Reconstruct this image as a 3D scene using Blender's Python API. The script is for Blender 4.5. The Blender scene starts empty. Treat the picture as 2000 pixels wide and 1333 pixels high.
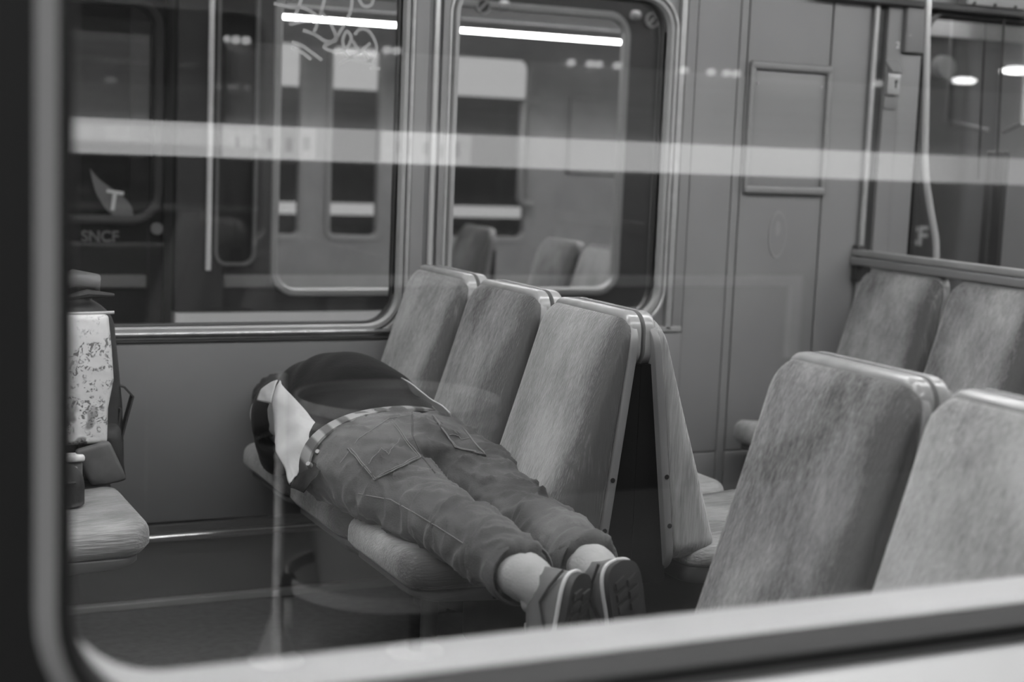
import bpy, bmesh, math, random
from mathutils import Vector, Matrix, noise
random.seed(7)
SC = bpy.context.scene
COL = SC.collection
V = Vector
PI = math.pi

# ------------------------------------------------------------------ camera, world, lights, exposure
cam_d = bpy.data.cameras.new('camera')
cam = bpy.data.objects.new('camera', cam_d)
COL.objects.link(cam)
SC.camera = cam
FW = V((0.42942698, 0.89427967, -0.12592194))
RT = V((0.90293019, -0.42786781, 0.04057356))
UP = V((0.01759384, 0.1311221, 0.99121009))
cam.matrix_world = Matrix(((RT.x, UP.x, -FW.x, 0), (RT.y, UP.y, -FW.y, 0), (RT.z, UP.z, -FW.z, 1.30), (0, 0, 0, 1)))
cam_d.sensor_width = 36.0
cam_d.lens = 54.0
cam_d.clip_start = 0.02
cam_d.dof.use_dof = True
cam_d.dof.focus_distance = 3.35
cam_d.dof.aperture_fstop = 2.5

w = bpy.data.worlds.new('station_dark')
SC.world = w
w.use_nodes = True
w.node_tree.nodes['Background'].inputs[0].default_value = (1, 1, 1, 1)
w.node_tree.nodes['Background'].inputs[1].default_value = 0.012

SC.view_settings.view_transform = 'Standard'
SC.view_settings.look = 'None'
SC.view_settings.gamma = 1.0
SC.view_settings.exposure = 0.1
SC.view_settings.use_curve_mapping = False
SC.cycles.use_denoising = True
SC.cycles.max_bounces = 10
SC.cycles.transparent_max_bounces = 24
SC.cycles.sample_clamp_indirect = 6.0

CEIL_LAMP = 22.0        # ceiling lamps of the near carriage
CEIL_LAMP_2 = 19.0      # ceiling lamps of the neighbouring carriage
PLATFORM_LAMP = 88.0   # lamp strip over the platform
BAND = 2.2             # backlit band on the platform wall


# ------------------------------------------------------------------ materials
def new_mat(name):
    m = bpy.data.materials.new(name)
    m.use_nodes = True
    nt = m.node_tree
    for n in list(nt.nodes):
        nt.nodes.remove(n)
    out = nt.nodes.new('ShaderNodeOutputMaterial')
    return m, nt, out


def G(v):
    return (v, v, v, 1)


def mat(name, g, rough=0.5, metal=0.0, var=0.0, vscale=8.0, stretch=(1, 1, 1), bump=0.0, bscale=80.0, spec=0.5, sheen=0.0):
    m, nt, out = new_mat(name)
    p = nt.nodes.new('ShaderNodeBsdfPrincipled')
    nt.links.new(p.outputs[0], out.inputs[0])
    p.inputs['Base Color'].default_value = G(g)
    p.inputs['Roughness'].default_value = rough
    p.inputs['Metallic'].default_value = metal
    p.inputs['Specular IOR Level'].default_value = spec
    if sheen:
        p.inputs['Sheen Weight'].default_value = sheen
        p.inputs['Sheen Roughness'].default_value = 0.4
    tc = nt.nodes.new('ShaderNodeTexCoord')
    mp = nt.nodes.new('ShaderNodeMapping')
    mp.inputs['Scale'].default_value = stretch
    nt.links.new(tc.outputs['Object'], mp.inputs[0])
    if var:
        n = nt.nodes.new('ShaderNodeTexNoise')
        n.inputs['Scale'].default_value = vscale
        n.inputs['Detail'].default_value = 6
        nt.links.new(mp.outputs[0], n.inputs['Vector'])
        r = nt.nodes.new('ShaderNodeMapRange')
        r.inputs[1].default_value = 0.3
        r.inputs[2].default_value = 0.7
        r.inputs[3].default_value = g * (1 - var)
        r.inputs[4].default_value = g * (1 + var)
        nt.links.new(n.outputs[0], r.inputs[0])
        nt.links.new(r.outputs[0], p.inputs['Base Color'])
    if bump:
        n2 = nt.nodes.new('ShaderNodeTexNoise')
        n2.inputs['Scale'].default_value = bscale
        n2.inputs['Detail'].default_value = 4
        nt.links.new(mp.outputs[0], n2.inputs['Vector'])
        b = nt.nodes.new('ShaderNodeBump')
        b.inputs['Strength'].default_value = bump
        b.inputs['Distance'].default_value = 0.004
        nt.links.new(n2.outputs[0], b.inputs['Height'])
        nt.links.new(b.outputs[0], p.inputs['Normal'])
    return m


def emit(name, s):
    m, nt, out = new_mat(name)
    e = nt.nodes.new('ShaderNodeEmission')
    e.inputs[0].default_value = G(1)
    e.inputs[1].default_value = s
    nt.links.new(e.outputs[0], out.inputs[0])
    return m


def glass(name, ior=1.5, tint=0.94, gain=1.0):
    m, nt, out = new_mat(name)
    t = nt.nodes.new('ShaderNodeBsdfTransparent')
    t.inputs[0].default_value = G(tint)
    g = nt.nodes.new('ShaderNodeBsdfGlossy')
    g.inputs['Roughness'].default_value = 0.0
    g.inputs['Color'].default_value = G(1)
    f = nt.nodes.new('ShaderNodeFresnel')
    f.inputs[0].default_value = ior
    mu = nt.nodes.new('ShaderNodeMath')
    mu.operation = 'MULTIPLY'
    mu.use_clamp = True
    mu.inputs[1].default_value = gain
    mx = nt.nodes.new('ShaderNodeMixShader')
    nt.links.new(f.outputs[0], mu.inputs[0])
    nt.links.new(mu.outputs[0], mx.inputs[0])
    nt.links.new(t.outputs[0], mx.inputs[1])
    nt.links.new(g.outputs[0], mx.inputs[2])
    nt.links.new(mx.outputs[0], out.inputs[0])
    return m


def film(name, g, alpha):
    m, nt, out = new_mat(name)
    t = nt.nodes.new('ShaderNodeBsdfTransparent')
    p = nt.nodes.new('ShaderNodeBsdfPrincipled')
    p.inputs['Base Color'].default_value = G(g)
    p.inputs['Roughness'].default_value = 0.25
    mx = nt.nodes.new('ShaderNodeMixShader')
    mx.inputs[0].default_value = alpha
    nt.links.new(t.outputs[0], mx.inputs[1])
    nt.links.new(p.outputs[0], mx.inputs[2])
    nt.links.new(mx.outputs[0], out.inputs[0])
    return m


def moquette(name, lo, hi, axis='back'):
    """worn ribbed seat velvet: fine ribs, blotchy dark unworn patches towards one edge"""
    m, nt, out = new_mat(name)
    N, L = nt.nodes.new, nt.links.new
    p = N('ShaderNodeBsdfPrincipled')
    L(p.outputs[0], out.inputs[0])
    p.inputs['Roughness'].default_value = 0.95
    p.inputs['Specular IOR Level'].default_value = 0.1
    p.inputs['Sheen Weight'].default_value = 0.35
    p.inputs['Sheen Roughness'].default_value = 0.35
    tc = N('ShaderNodeTexCoord')
    oi = N('ShaderNodeObjectInfo')
    sc = N('ShaderNodeVectorMath'); sc.operation = 'SCALE'
    cb = N('ShaderNodeCombineXYZ')
    for i in range(3):
        L(oi.outputs['Random'], cb.inputs[i])
    L(cb.outputs[0], sc.inputs[0]); sc.inputs['Scale'].default_value = 7.0
    ad = N('ShaderNodeVectorMath'); ad.operation = 'ADD'
    L(tc.outputs['Object'], ad.inputs[0]); L(sc.outputs[0], ad.inputs[1])

    def nz(scale, st, det=5):
        mp = N('ShaderNodeMapping'); mp.inputs['Scale'].default_value = st
        L(ad.outputs[0], mp.inputs[0])
        n = N('ShaderNodeTexNoise'); n.inputs['Scale'].default_value = scale
        n.inputs['Detail'].default_value = det
        L(mp.outputs[0], n.inputs['Vector'])
        return n.outputs[0]
    st = (1, 1, 0.09) if axis == 'back' else (0.09, 1, 1)
    rib = nz(210, st, 2)
    streak = nz(60, (1, 1, 0.13) if axis == 'back' else (0.15, 1, 1), 4)
    patch = nz(6.0, (1, 1.2, 0.7), 4)
    at = N('ShaderNodeAttribute'); at.attribute_type = 'OBJECT'; at.attribute_name = 'wear'
    sep = N('ShaderNodeSeparateXYZ'); L(tc.outputs['Object'], sep.inputs[0])

    def mth(op, a, b, clamp=False):
        n = N('ShaderNodeMath'); n.operation = op; n.use_clamp = clamp
        for i, x in enumerate((a, b)):
            if isinstance(x, (int, float)):
                n.inputs[i].default_value = x
            else:
                L(x, n.inputs[i])
        return n.outputs[0]
    # unworn dark pile near the aisle-side edge of each seat (a fixed part of the fabric's wear)
    side = mth('MULTIPLY', mth('SUBTRACT', -0.075, sep.outputs[1]), 11.0, True)
    edge = mth('MULTIPLY', mth('ADD', side, mth('MULTIPLY', mth('SUBTRACT', streak, 0.5), 2.2)), side, True)
    base = mth('ADD', mth('SUBTRACT', mth('MULTIPLY', patch, 1.35), 0.30), mth('MULTIPLY', streak, 0.55))
    base = mth('ADD', base, mth('MULTIPLY', rib, 0.55))
    base = mth('SUBTRACT', base, mth('MULTIPLY', edge, 0.60))
    base = mth('ADD', base, at.outputs['Fac'])
    mr = N('ShaderNodeMapRange'); mr.inputs[1].default_value = 0.50; mr.inputs[2].default_value = 1.30
    mr.inputs[3].default_value = lo; mr.inputs[4].default_value = hi
    L(base, mr.inputs[0])
    L(mr.outputs[0], p.inputs['Base Color'])
    b = N('ShaderNodeBump'); b.inputs['Strength'].default_value = 0.7; b.inputs['Distance'].default_value = 0.004
    L(mth('ADD', rib, mth('MULTIPLY', streak, 0.6)), b.inputs['Height'])
    L(b.outputs[0], p.inputs['Normal'])
    return m


def stripes(name, g1, g2, freq, axis=0, rough=0.7):
    m, nt, out = new_mat(name)
    N, L = nt.nodes.new, nt.links.new
    p = N('ShaderNodeBsdfPrincipled'); L(p.outputs[0], out.inputs[0])
    p.inputs['Roughness'].default_value = rough
    u = N('ShaderNodeUVMap')
    s = N('ShaderNodeSeparateXYZ'); L(u.outputs[0], s.inputs[0])
    a = N('ShaderNodeMath'); a.operation = 'MULTIPLY'; a.inputs[1].default_value = freq; L(s.outputs[axis], a.inputs[0])
    b = N('ShaderNodeMath'); b.operation = 'SINE'; L(a.outputs[0], b.inputs[0])
    r = N('ShaderNodeMapRange'); r.inputs[1].default_value = -0.4; r.inputs[2].default_value = 0.4
    r.inputs[3].default_value = g1; r.inputs[4].default_value = g2
    L(b.outputs[0], r.inputs[0]); L(r.outputs[0], p.inputs['Base Color'])
    return m


def floral(name):
    """pale bag print with dark doodles and grey patches"""
    m, nt, out = new_mat(name)
    N, L = nt.nodes.new, nt.links.new
    p = N('ShaderNodeBsdfPrincipled'); L(p.outputs[0], out.inputs[0]); p.inputs['Roughness'].default_value = 0.45
    tc = N('ShaderNodeTexCoord')
    n1 = N('ShaderNodeTexNoise'); n1.inputs['Scale'].default_value = 14; n1.inputs['Detail'].default_value = 5
    n1.inputs['Distortion'].default_value = 1.6
    n2 = N('ShaderNodeTexNoise'); n2.inputs['Scale'].default_value = 60; n2.inputs['Detail'].default_value = 4
    n2.inputs['Distortion'].default_value = 2.0
    L(tc.outputs['Object'], n1.inputs['Vector']); L(tc.outputs['Object'], n2.inputs['Vector'])
    r1 = N('ShaderNodeValToRGB')
    r1.color_ramp.elements[0].position = 0.47; r1.color_ramp.elements[0].color = G(0)
    r1.color_ramp.elements[1].position = 0.55; r1.color_ramp.elements[1].color = G(1)
    r2 = N('ShaderNodeValToRGB')
    r2.color_ramp.elements[0].position = 0.50; r2.color_ramp.elements[0].color = G(0)
    r2.color_ramp.elements[1].position = 0.58; r2.color_ramp.elements[1].color = G(1)
    L(n1.outputs[0], r1.inputs[0]); L(n2.outputs[0], r2.inputs[0])
    mu = N('ShaderNodeMath'); mu.operation = 'MULTIPLY'; L(r1.outputs[0], mu.inputs[0]); L(r2.outputs[0], mu.inputs[1])
    mr = N('ShaderNodeMapRange'); mr.inputs[3].default_value = 0.55; mr.inputs[4].default_value = 0.13
    L(mu.outputs[0], mr.inputs[0])
    n4 = N('ShaderNodeTexNoise'); n4.inputs['Scale'].default_value = 11; L(tc.outputs['Object'], n4.inputs['Vector'])
    r4 = N('ShaderNodeValToRGB')
    r4.color_ramp.elements[0].position = 0.50; r4.color_ramp.elements[0].color = G(1)
    r4.color_ramp.elements[1].position = 0.53; r4.color_ramp.elements[1].color = G(0.35)
    L(n4.outputs[0], r4.inputs[0])
    m4 = N('ShaderNodeMixRGB'); m4.blend_type = 'MULTIPLY'; L(mr.outputs[0], m4.inputs[1]); L(r4.outputs[0], m4.inputs[2])
    sz = N('ShaderNodeSeparateXYZ'); L(tc.outputs['Object'], sz.inputs[0])
    mz_ = N('ShaderNodeMapRange'); mz_.inputs[1].default_value = 0.68; mz_.inputs[2].default_value = 0.62; L(sz.outputs[2], mz_.inputs[0])
    L(mz_.outputs[0], m4.inputs[0]); L(m4.outputs[0], p.inputs['Base Color'])
    n3 = N('ShaderNodeTexNoise'); n3.inputs['Scale'].default_value = 22; L(tc.outputs['Object'], n3.inputs['Vector'])
    b = N('ShaderNodeBump'); b.inputs['Strength'].default_value = 0.6; b.inputs['Distance'].default_value = 0.01
    L(n3.outputs[0], b.inputs['Height']); L(b.outputs[0], p.inputs['Normal'])
    return m


M = {}
M['fabric_back'] = moquette('seat_velvet_back', 0.085, 0.36)
M['fabric_seat'] = moquette('seat_velvet_cushion', 0.075, 0.33, 'seat')
M['shell'] = mat('seat_shell_plastic', 0.17, 0.38, var=0.1)
M['tray'] = mat('seat_tray_plastic', 0.07, 0.45)
M['cap'] = mat('seat_cap_plastic', 0.26, 0.22, var=0.12, vscale=20)
M['shell_dark'] = mat('seat_underside', 0.05, 0.6)
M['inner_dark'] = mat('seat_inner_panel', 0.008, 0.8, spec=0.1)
M['screw'] = mat('screw_dark', 0.01, 0.6)
M['wall'] = mat('wall_laminate', 0.175, 0.42, var=0.06, vscale=3)
M['wall_low'] = mat('lower_wall_laminate', 0.15, 0.45, var=0.08, vscale=3)
M['metal'] = mat('brushed_aluminium', 0.34, 0.36, 0.35, var=0.1, vscale=30)
M['frame_metal'] = mat('window_frame_metal', 0.24, 0.4, 0.1, var=0.08, vscale=12)
M['chrome'] = mat('polished_metal', 0.5, 0.22, 0.45)
M['sill'] = mat('polished_sill', 0.42, 0.22, 0.8, var=0.25, vscale=60)
M['rail'] = mat('polished_foot_rail', 0.6, 0.14, 0.9)
M['sticker_lo'] = mat('sticker_ground', 0.17, 0.5)
M['sticker_hi'] = mat('sticker_print', 0.205, 0.5)
M['rubber'] = mat('black_rubber', 0.018, 0.42)
M['gasket_lip'] = mat('dark_grey_gasket_lip', 0.022, 0.6, spec=0.2)
M['rubber_face'] = mat('worn_black_rubber', 0.008, 0.6, spec=0.2)
M['gasket'] = mat('grey_black_gasket_rubber', 0.08, 0.55, spec=0.2)
M['white_in'] = mat('white_inner_ledge', 0.32, 0.5, var=0.05)
M['body_dark'] = mat('dark_livery_paint', 0.0032, 0.6, spec=0.2)
M['body_white'] = mat('white_livery_paint', 0.84, 0.4, var=0.02)
M['floor'] = mat('dark_floor_lino', 0.05, 0.55, var=0.35, vscale=40, bump=0.2)
M['ceiling'] = mat('ceiling_panel', 0.55, 0.5)
M['lamp'] = emit('ceiling_lamp_diffuser', CEIL_LAMP)
M['lamp2'] = emit('ceiling_lamp_diffuser_far', CEIL_LAMP_2)
M['glass_near'] = glass('window_glass_near', 1.5, 0.96, 1.65)
M['glass_far'] = glass('window_glass_far', 1.5, 0.93, 0.8)
M['scratch'] = film('scratched_glass', 0.5, 0.5)
M['denim'] = mat('dark_denim', 0.070, 0.85, var=0.50, vscale=8, bump=0.35, bscale=260, spec=0.2, sheen=0.15)
M['denim_dk'] = mat('dark_denim_seam', 0.045, 0.9)
M['thread'] = mat('pale_stitching', 0.14, 0.8)
M['sweater'] = mat('black_knit', 0.008, 0.9, var=0.3, vscale=14, bump=0.3, bscale=120, spec=0.15, sheen=0.06)
M['shirt'] = mat('pale_shirt_cotton', 0.36, 0.85, var=0.08, vscale=14, bump=0.25, bscale=60)
M['sock'] = mat('pale_sock', 0.27, 0.9, var=0.12, vscale=25, bump=0.3, bscale=200)
M['shoe'] = mat('shoe_leather', 0.09, 0.55, var=0.15, vscale=12)
M['sole'] = mat('shoe_rubber_sole', 0.022, 0.65, var=0.3, vscale=30)
M['welt'] = mat('shoe_pale_welt', 0.42, 0.6)
M['skin'] = mat('skin', 0.30, 0.55)
M['hair'] = mat('dark_hair', 0.02, 0.7)
M['stud'] = mat('metal_stud', 0.22, 0.5, 0.3)
M['belt'] = stripes('woven_belt', 0.06, 0.24, 130.0, 0)
M['floral'] = floral('printed_bag_plastic')
M['nylon'] = mat('dark_backpack_nylon', 0.022, 0.7, var=0.4, vscale=18, bump=0.3, bscale=120)
M['nylon2'] = mat('grey_backpack_nylon', 0.07, 0.65, var=0.3, vscale=18)
M['paper'] = mat('pale_paper', 0.6, 0.7, var=0.3, vscale=40)
M['pf'] = mat('platform_paving', 0.22, 0.7, var=0.1, vscale=4)
M['pw_dark'] = mat('platform_wall_dark', 0.05, 0.5, var=0.2)
M['pw_light'] = mat('platform_wall_tiles', 0.34, 0.5, var=0.15, vscale=3, stretch=(0.5, 1, 14))
M['band'] = emit('backlit_band', BAND)
M['band2'] = emit('backlit_band_poster', BAND * 1.30)
M['band3'] = emit('backlit_band_print', BAND * 0.95)
M['band4'] = emit('backlit_band_divider', BAND * 0.7)
M['spot'] = emit('small_spot_glow', 2.2)
M['pend'] = emit('pendant_glow', 14.0)
M['bag_film'] = film('clear_bin_bag', 0.40, 0.6)
M['hoop'] = mat('grey_hoop_paint', 0.38, 0.5)
M['steel'] = mat('pale_painted_steel', 0.72, 0.45, 0.0, var=0.15, vscale=30)
M['t2body'] = mat('neighbour_dark_paint', 0.035, 0.4, var=0.15)
M['t2frame'] = mat('neighbour_window_frame', 0.34, 0.35, 0.2)
M['t2wall'] = mat('neighbour_inner_wall', 0.30, 0.5, var=0.1)
M['logo'] = mat('grey_logo_film', 0.14, 0.5)
M['logo_w'] = mat('white_logo_film', 0.62, 0.5)
M['white_lit'] = mat('white_board', 0.75, 0.5, var=0.1, vscale=6)
M['dark'] = mat('dark_plastic', 0.03, 0.5)


# ------------------------------------------------------------------ mesh helpers
class MB:
    def __init__(s):
        s.v, s.f, s.uv = [], [], {}

    def add(s, vs, fs):
        o = len(s.v)
        s.v += [V(p) for p in vs]
        s.f += [tuple(i + o for i in f) for f in fs]
        return s

    def box(s, x0, x1, y0, y1, z0, z1):
        vs = [(x, y, z) for z in (z0, z1) for y in (y0, y1) for x in (x0, x1)]
        return s.add(vs, [(0, 2, 3, 1), (4, 5, 7, 6), (0, 1, 5, 4), (2, 6, 7, 3), (0, 4, 6, 2), (1, 3, 7, 5)])

    def rbox(s, x0, x1, y0, y1, z0, z1, r=0.01, n=3, fn=None):
        """box with rounded edges: inner box plus a spherical offset"""
        c = V(((x0 + x1) / 2, (y0 + y1) / 2, (z0 + z1) / 2))
        h = V(((x1 - x0) / 2, (y1 - y0) / 2, (z1 - z0) / 2))
        r = min(r, h.x * .999, h.y * .999, h.z * .999)

        def coords(k):
            a = h[k] - r
            seg = [-a - r * math.cos(PI / 2 * i / n * 0.5 * 2) for i in range(n)]
            return [-a - r + r * (1 - math.cos(PI / 2 * i / n)) for i in range(n)] + [-a + 2 * a * i / 4 for i in range(5)] + [a + r * math.sin(PI / 2 * (i + 1) / n) for i in range(n)]
        idx = {}
        vs, fs = [], []

        def vert(p):
            q = V([max(-(h[k] - r), min(h[k] - r, p[k])) for k in range(3)])
            d = p - q
            if d.length > 1e-9:
                p = q + d.normalized() * r
            w_ = c + p
            key = tuple(round(t, 6) for t in w_)
            if key not in idx:
                idx[key] = len(vs)
                vs.append(fn(w_) if fn else w_)
            return idx[key]
        cs = [coords(k) for k in range(3)]
        for k in range(3):
            a, b = (k + 1) % 3, (k + 2) % 3
            for sg in (-1, 1):
                for i in range(len(cs[a]) - 1):
                    for j in range(len(cs[b]) - 1):
                        q = []
                        for (ii, jj) in ((i, j), (i + 1, j), (i + 1, j + 1), (i, j + 1)):
                            p = V((0, 0, 0)); p[k] = sg * h[k]; p[a] = cs[a][ii]; p[b] = cs[b][jj]
                            q.append(vert(p))
                        if sg < 0:
                            q.reverse()
                        qq = []
                        for t in q:
                            if t not in qq:
                                qq.append(t)
                        if len(qq) > 2:
                            fs.append(tuple(qq))
        return s.add(vs, fs)

    def loft(s, rings, cap=True, closed_ring=True, loop=False):
        n = len(rings[0])
        vs = [p for r in rings for p in r]
        fs = []
        m = len(rings)
        for i in range(m if loop else m - 1):
            i2 = (i + 1) % m
            for j in range(n if closed_ring else n - 1):
                k = (j + 1) % n
                fs.append((i * n + j, i * n + k, i2 * n + k, i2 * n + j))
        if cap and not loop:
            fs.append(tuple(range(n - 1, -1, -1)))
            fs.append(tuple((m - 1) * n + j for j in range(n)))
        return s.add(vs, fs)

    def tube(s, pts, r, n=10, cap=True):
        pts = [V(p) for p in pts]
        rings = []
        prev = None
        for i, p in enumerate(pts):
            d = (pts[min(i + 1, len(pts) - 1)] - pts[max(i - 1, 0)]).normalized()
            if prev is None:
                a = V((0, 0, 1)) if abs(d.z) < 0.9 else V((1, 0, 0))
                u = d.cross(a).normalized()
            else:
                u = (prev - d * prev.dot(d)).normalized()
            prev = u
            v = d.cross(u)
            rr = r[i] if isinstance(r, (list, tuple)) else r
            rings.append([p + (u * math.cos(2 * PI * j / n) + v * math.sin(2 * PI * j / n)) * rr for j in range(n)])
        return s.loft(rings, cap)

    def build(s, name, m, parent=None, smooth=True, angle=40, obj=None):
        me = bpy.data.meshes.new(name)
        me.from_pydata([tuple(p) for p in s.v], [], s.f)
        bm = bmesh.new(); bm.from_mesh(me)
        bmesh.ops.remove_doubles(bm, verts=bm.verts, dist=1e-6)
        bmesh.ops.recalc_face_normals(bm, faces=bm.faces)
        bm.to_mesh(me); bm.free()
        me.update()
        me.materials.append(m if not isinstance(m, str) else M[m])
        if smooth:
            me.shade_auto_smooth(angle=math.radians(angle)) if hasattr(me, 'shade_auto_smooth') else None
            for p in me.polygons:
                p.use_smooth = True
            try:
                me.set_sharp_from_angle(angle=math.radians(angle))
            except Exception:
                pass
        o = bpy.data.objects.new(name, me)
        COL.objects.link(o)
        if parent:
            o.parent = parent
        return o


def tag(o, label, cat, group=None, kind=None):
    o['label'] = label
    o['category'] = cat
    if group:
        o['group'] = group
    if kind:
        o['kind'] = kind
    return o


def struct(o, label, cat):
    return tag(o, label, cat, kind='structure')


def empty(name, loc=(0, 0, 0), rz=0.0):
    o = bpy.data.objects.new(name, None)
    o.empty_display_size = 0.05
    COL.objects.link(o)
    o.location = loc
    o.rotation_euler = (0, 0, rz)
    return o


def copy_tree(o, parent=None):
    c = o.copy(); COL.objects.link(c); c.parent = parent
    for ch in list(o.children):
        copy_tree(ch, c)
    return c


def box(name, m, x0, x1, y0, y1, z0, z1, parent=None, r=0.0):
    b = MB()
    if r:
        b.rbox(x0, x1, y0, y1, z0, z1, r)
    else:
        b.box(x0, x1, y0, y1, z0, z1)
    return b.build(name, m, parent)


def rrect(x0, x1, z0, z1, r, off=0.0, n=10):
    """points of a rounded rectangle in (x, z), grown outwards by off"""
    x0 -= off; x1 += off; z0 -= off; z1 += off
    r = max(r + off, 0.001)
    pts = []
    for cx, cz, a0 in ((x1 - r, z1 - r, 0), (x0 + r, z1 - r, 90), (x0 + r, z0 + r, 180), (x1 - r, z0 + r, 270)):
        for i in range(n + 1):
            a = math.radians(a0 + 90 * i / n)
            pts.append((cx + r * math.cos(a), cz + r * math.sin(a)))
    return pts


def sweep_frame(name, m, rect, profile, parent=None, closed=True, angle=40):
    """profile of (offset, y) swept round a rounded rectangle"""
    b = MB()
    rings = [[V((x, y, z)) for x, z in rrect(*rect, off=o)] for o, y in profile]
    if closed:
        b.loft(rings, cap=False, loop=True)
    else:
        b.loft(rings, cap=False)
    return b.build(name, m, parent, angle=angle)


def sheet(name, m, x0, x1, z0, z1, y0, y1, holes=(), parent=None):
    """flat wall slab in the XZ plane between y0 and y1 with rounded holes"""
    bm = bmesh.new()
    edges = []

    def loop(pts):
        vs = [bm.verts.new((x, y0, z)) for x, z in pts]
        for i in range(len(vs)):
            edges.append(bm.edges.new((vs[i], vs[(i + 1) % len(vs)])))
    loop([(x0, z0), (x1, z0), (x1, z1), (x0, z1)])
    for h in holes:
        loop(rrect(*h))
    bmesh.ops.triangle_fill(bm, use_beauty=True, edges=edges)
    g = bmesh.ops.extrude_face_region(bm, geom=list(bm.faces))
    for v in [e for e in g['geom'] if isinstance(e, bmesh.types.BMVert)]:
        v.co.y = y1
    bmesh.ops.recalc_face_normals(bm, faces=bm.faces)
    me = bpy.data.meshes.new(name); bm.to_mesh(me); bm.free()
    me.materials.append(M[m])
    o = bpy.data.objects.new(name, me); COL.objects.link(o)
    if parent:
        o.parent = parent
    return o


def text(name, body, m, loc, size, parent=None, ext=0.001, rot=(PI / 2, 0, 0), align='CENTER', sx=1.0):
    c = bpy.data.curves.new(name, 'FONT')
    c.body = body; c.size = size; c.extrude = ext; c.offset = size * 0.02; c.align_x = align; c.align_y = 'CENTER'
    t_ = bpy.data.objects.new(name, c); COL.objects.link(t_)
    me = bpy.data.meshes.new_from_object(t_.evaluated_get(bpy.context.evaluated_depsgraph_get()))
    bpy.data.objects.remove(t_); bpy.data.curves.remove(c)
    me.materials.clear(); me.materials.append(M[m])
    o = bpy.data.objects.new(name, me); COL.objects.link(o)
    o.location = loc; o.rotation_euler = rot; o.scale = (sx, 1, 1)
    if parent:
        o.parent = parent
    return o


YW = 4.13      # face of the far wall
YI = 1.40      # inner face of the near wall
YG = 1.30      # near window glass
YO = 1.27      # outer skin of the near wall
W1 = (0.30, 1.605, 0.775, 1.80, 0.085)     # far window by the bench
W2 = (1.776, 2.475, 0.790, 1.755, 0.085)   # far window behind the seat backs
W3 = (3.485, 4.60, 0.30, 1.79, 0.06)       # door window in the vestibule
WN = (0.214, 2.05, 0.793, 1.85, 0.11)      # near window

# ------------------------------------------------------------------ carriage shell
fl = box('floor', 'floor', -1.6, 6.4, YI, YW + 0.05, -0.04, 0.0)
struct(fl, 'dark speckled lino floor of the carriage under the benches', 'floor')
ce = box('ceiling', 'ceiling', -1.6, 6.4, YI, YW + 0.05, 2.12, 2.16)
struct(ce, 'pale ceiling of the carriage above the seats', 'ceiling')
for nm, x, lb in (('wall_left', -1.64, 'end partition of the carriage beyond the bag'), ('wall_right', 6.4, 'end partition of the carriage past the vestibule')):
    o = box(nm, 'wall', x, x + 0.04, YI, YW + 0.05, 0, 2.12)
    struct(o, lb, 'wall')  # unseen end walls added to stop light leaking from the carriage

wf = sheet('wall_far', 'wall', -1.6, 6.4, 0.0, 2.12, YW + 0.012, YW + 0.06, (W1, W2, W3))
struct(wf, 'far side wall of the carriage with two rounded windows and smooth grey panels', 'wall')


def panel(name, m, x0, x1, z0, z1, y=YW, t=0.011, parent=wf, r=0.003):
    return box(name, m, x0, x1, y, y + t, z0, z1, parent, r=r)


# upholstery-height lower panels and seams
panel('lower_panel', 'wall_low', -1.0, 1.72, 0.232, 0.729)
panel('sill_band', 'wall_low', -1.0, 1.72, 0.733, 0.750)
panel('lower_panel', 'wall', 1.724, 2.578, 0.345, 0.735)
panel('lower_panel', 'wall', 1.724, 2.732, 0.05, 0.341)
panel('side_panel', 'wall', 2.578, 2.732, 0.345, 2.10)
panel('joint_strip', 'wall', 2.736, 2.764, 0.05, 2.10, y=YW + 0.001)
panel('side_panel', 'wall', 2.768, 3.084, 0.345, 2.10)
panel('side_panel', 'wall', 2.768, 3.084, 0.05, 0.341)
panel('side_panel', 'wall', 3.090, 3.236, 0.05, 2.10)
# pillar between the windows
panel('pillar_panel', 'wall', 1.640, 1.682, 0.742, 2.10, y=YW - 0.004)
panel('pillar_panel', 'wall', 1.724, 1.748, 0.742, 2.10, y=YW - 0.004)
panel('pillar_recess', 'wall_low', 1.684, 1.722, 0.742, 2.10, y=YW + 0.004)
b = MB(); b.tube([(1.704, YW - 0.004, 0.745), (1.704, YW - 0.004, 2.1)], 0.009, 12)
b.build('chrome_strip', 'chrome', wf)
# sill ledge
b = MB(); b.rbox(-1.0, 1.70, YW - 0.022, YW + 0.012, 0.7515, 0.763, 0.005, 4)
b.build('sill_ledge', 'sill', wf)
# foot rails
b = MB(); b.rbox(-1.0, 1.72, YW - 0.035, YW + 0.01, 0.184, 0.205, 0.010, 5)
b.build('foot_rail', 'rail', wf)
b = MB(); b.rbox(-1.0, 1.72, YW - 0.012, YW + 0.01, 0.206, 0.228, 0.003)
b.build('rail_backing', 'dark', wf)
b = MB(); b.box(-1.0, 1.72, YW - 0.006, YW + 0.01, 0.022, 0.18)
b.build('kick_panel', 'shell_dark', wf)
b = MB(); b.rbox(-1.0, 3.2, YW - 0.03, YW + 0.01, 0.0, 0.02, 0.004)
o = b.build('baseboard_far', 'frame_metal'); struct(o, 'thin metal edging strip where floor meets far wall', 'baseboard')

# wall sockets in the lower panel, next to the bench
for x, z in ((1.20, 0.455), (1.20, 0.395)):
    box('vent_plate', 'wall_low', x, x + 0.05, YW - 0.004, YW, z, z + 0.04, wf, r=0.0015)
# scuffed hook under the sill
b = MB(); b.tube([(1.585, YW - 0.003, 0.731), (1.60, YW - 0.012, 0.715), (1.607, YW - 0.012, 0.708)], [0.003, 0.006, 0.008], 8)
b.build('hook', 'dark', wf)

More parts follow.
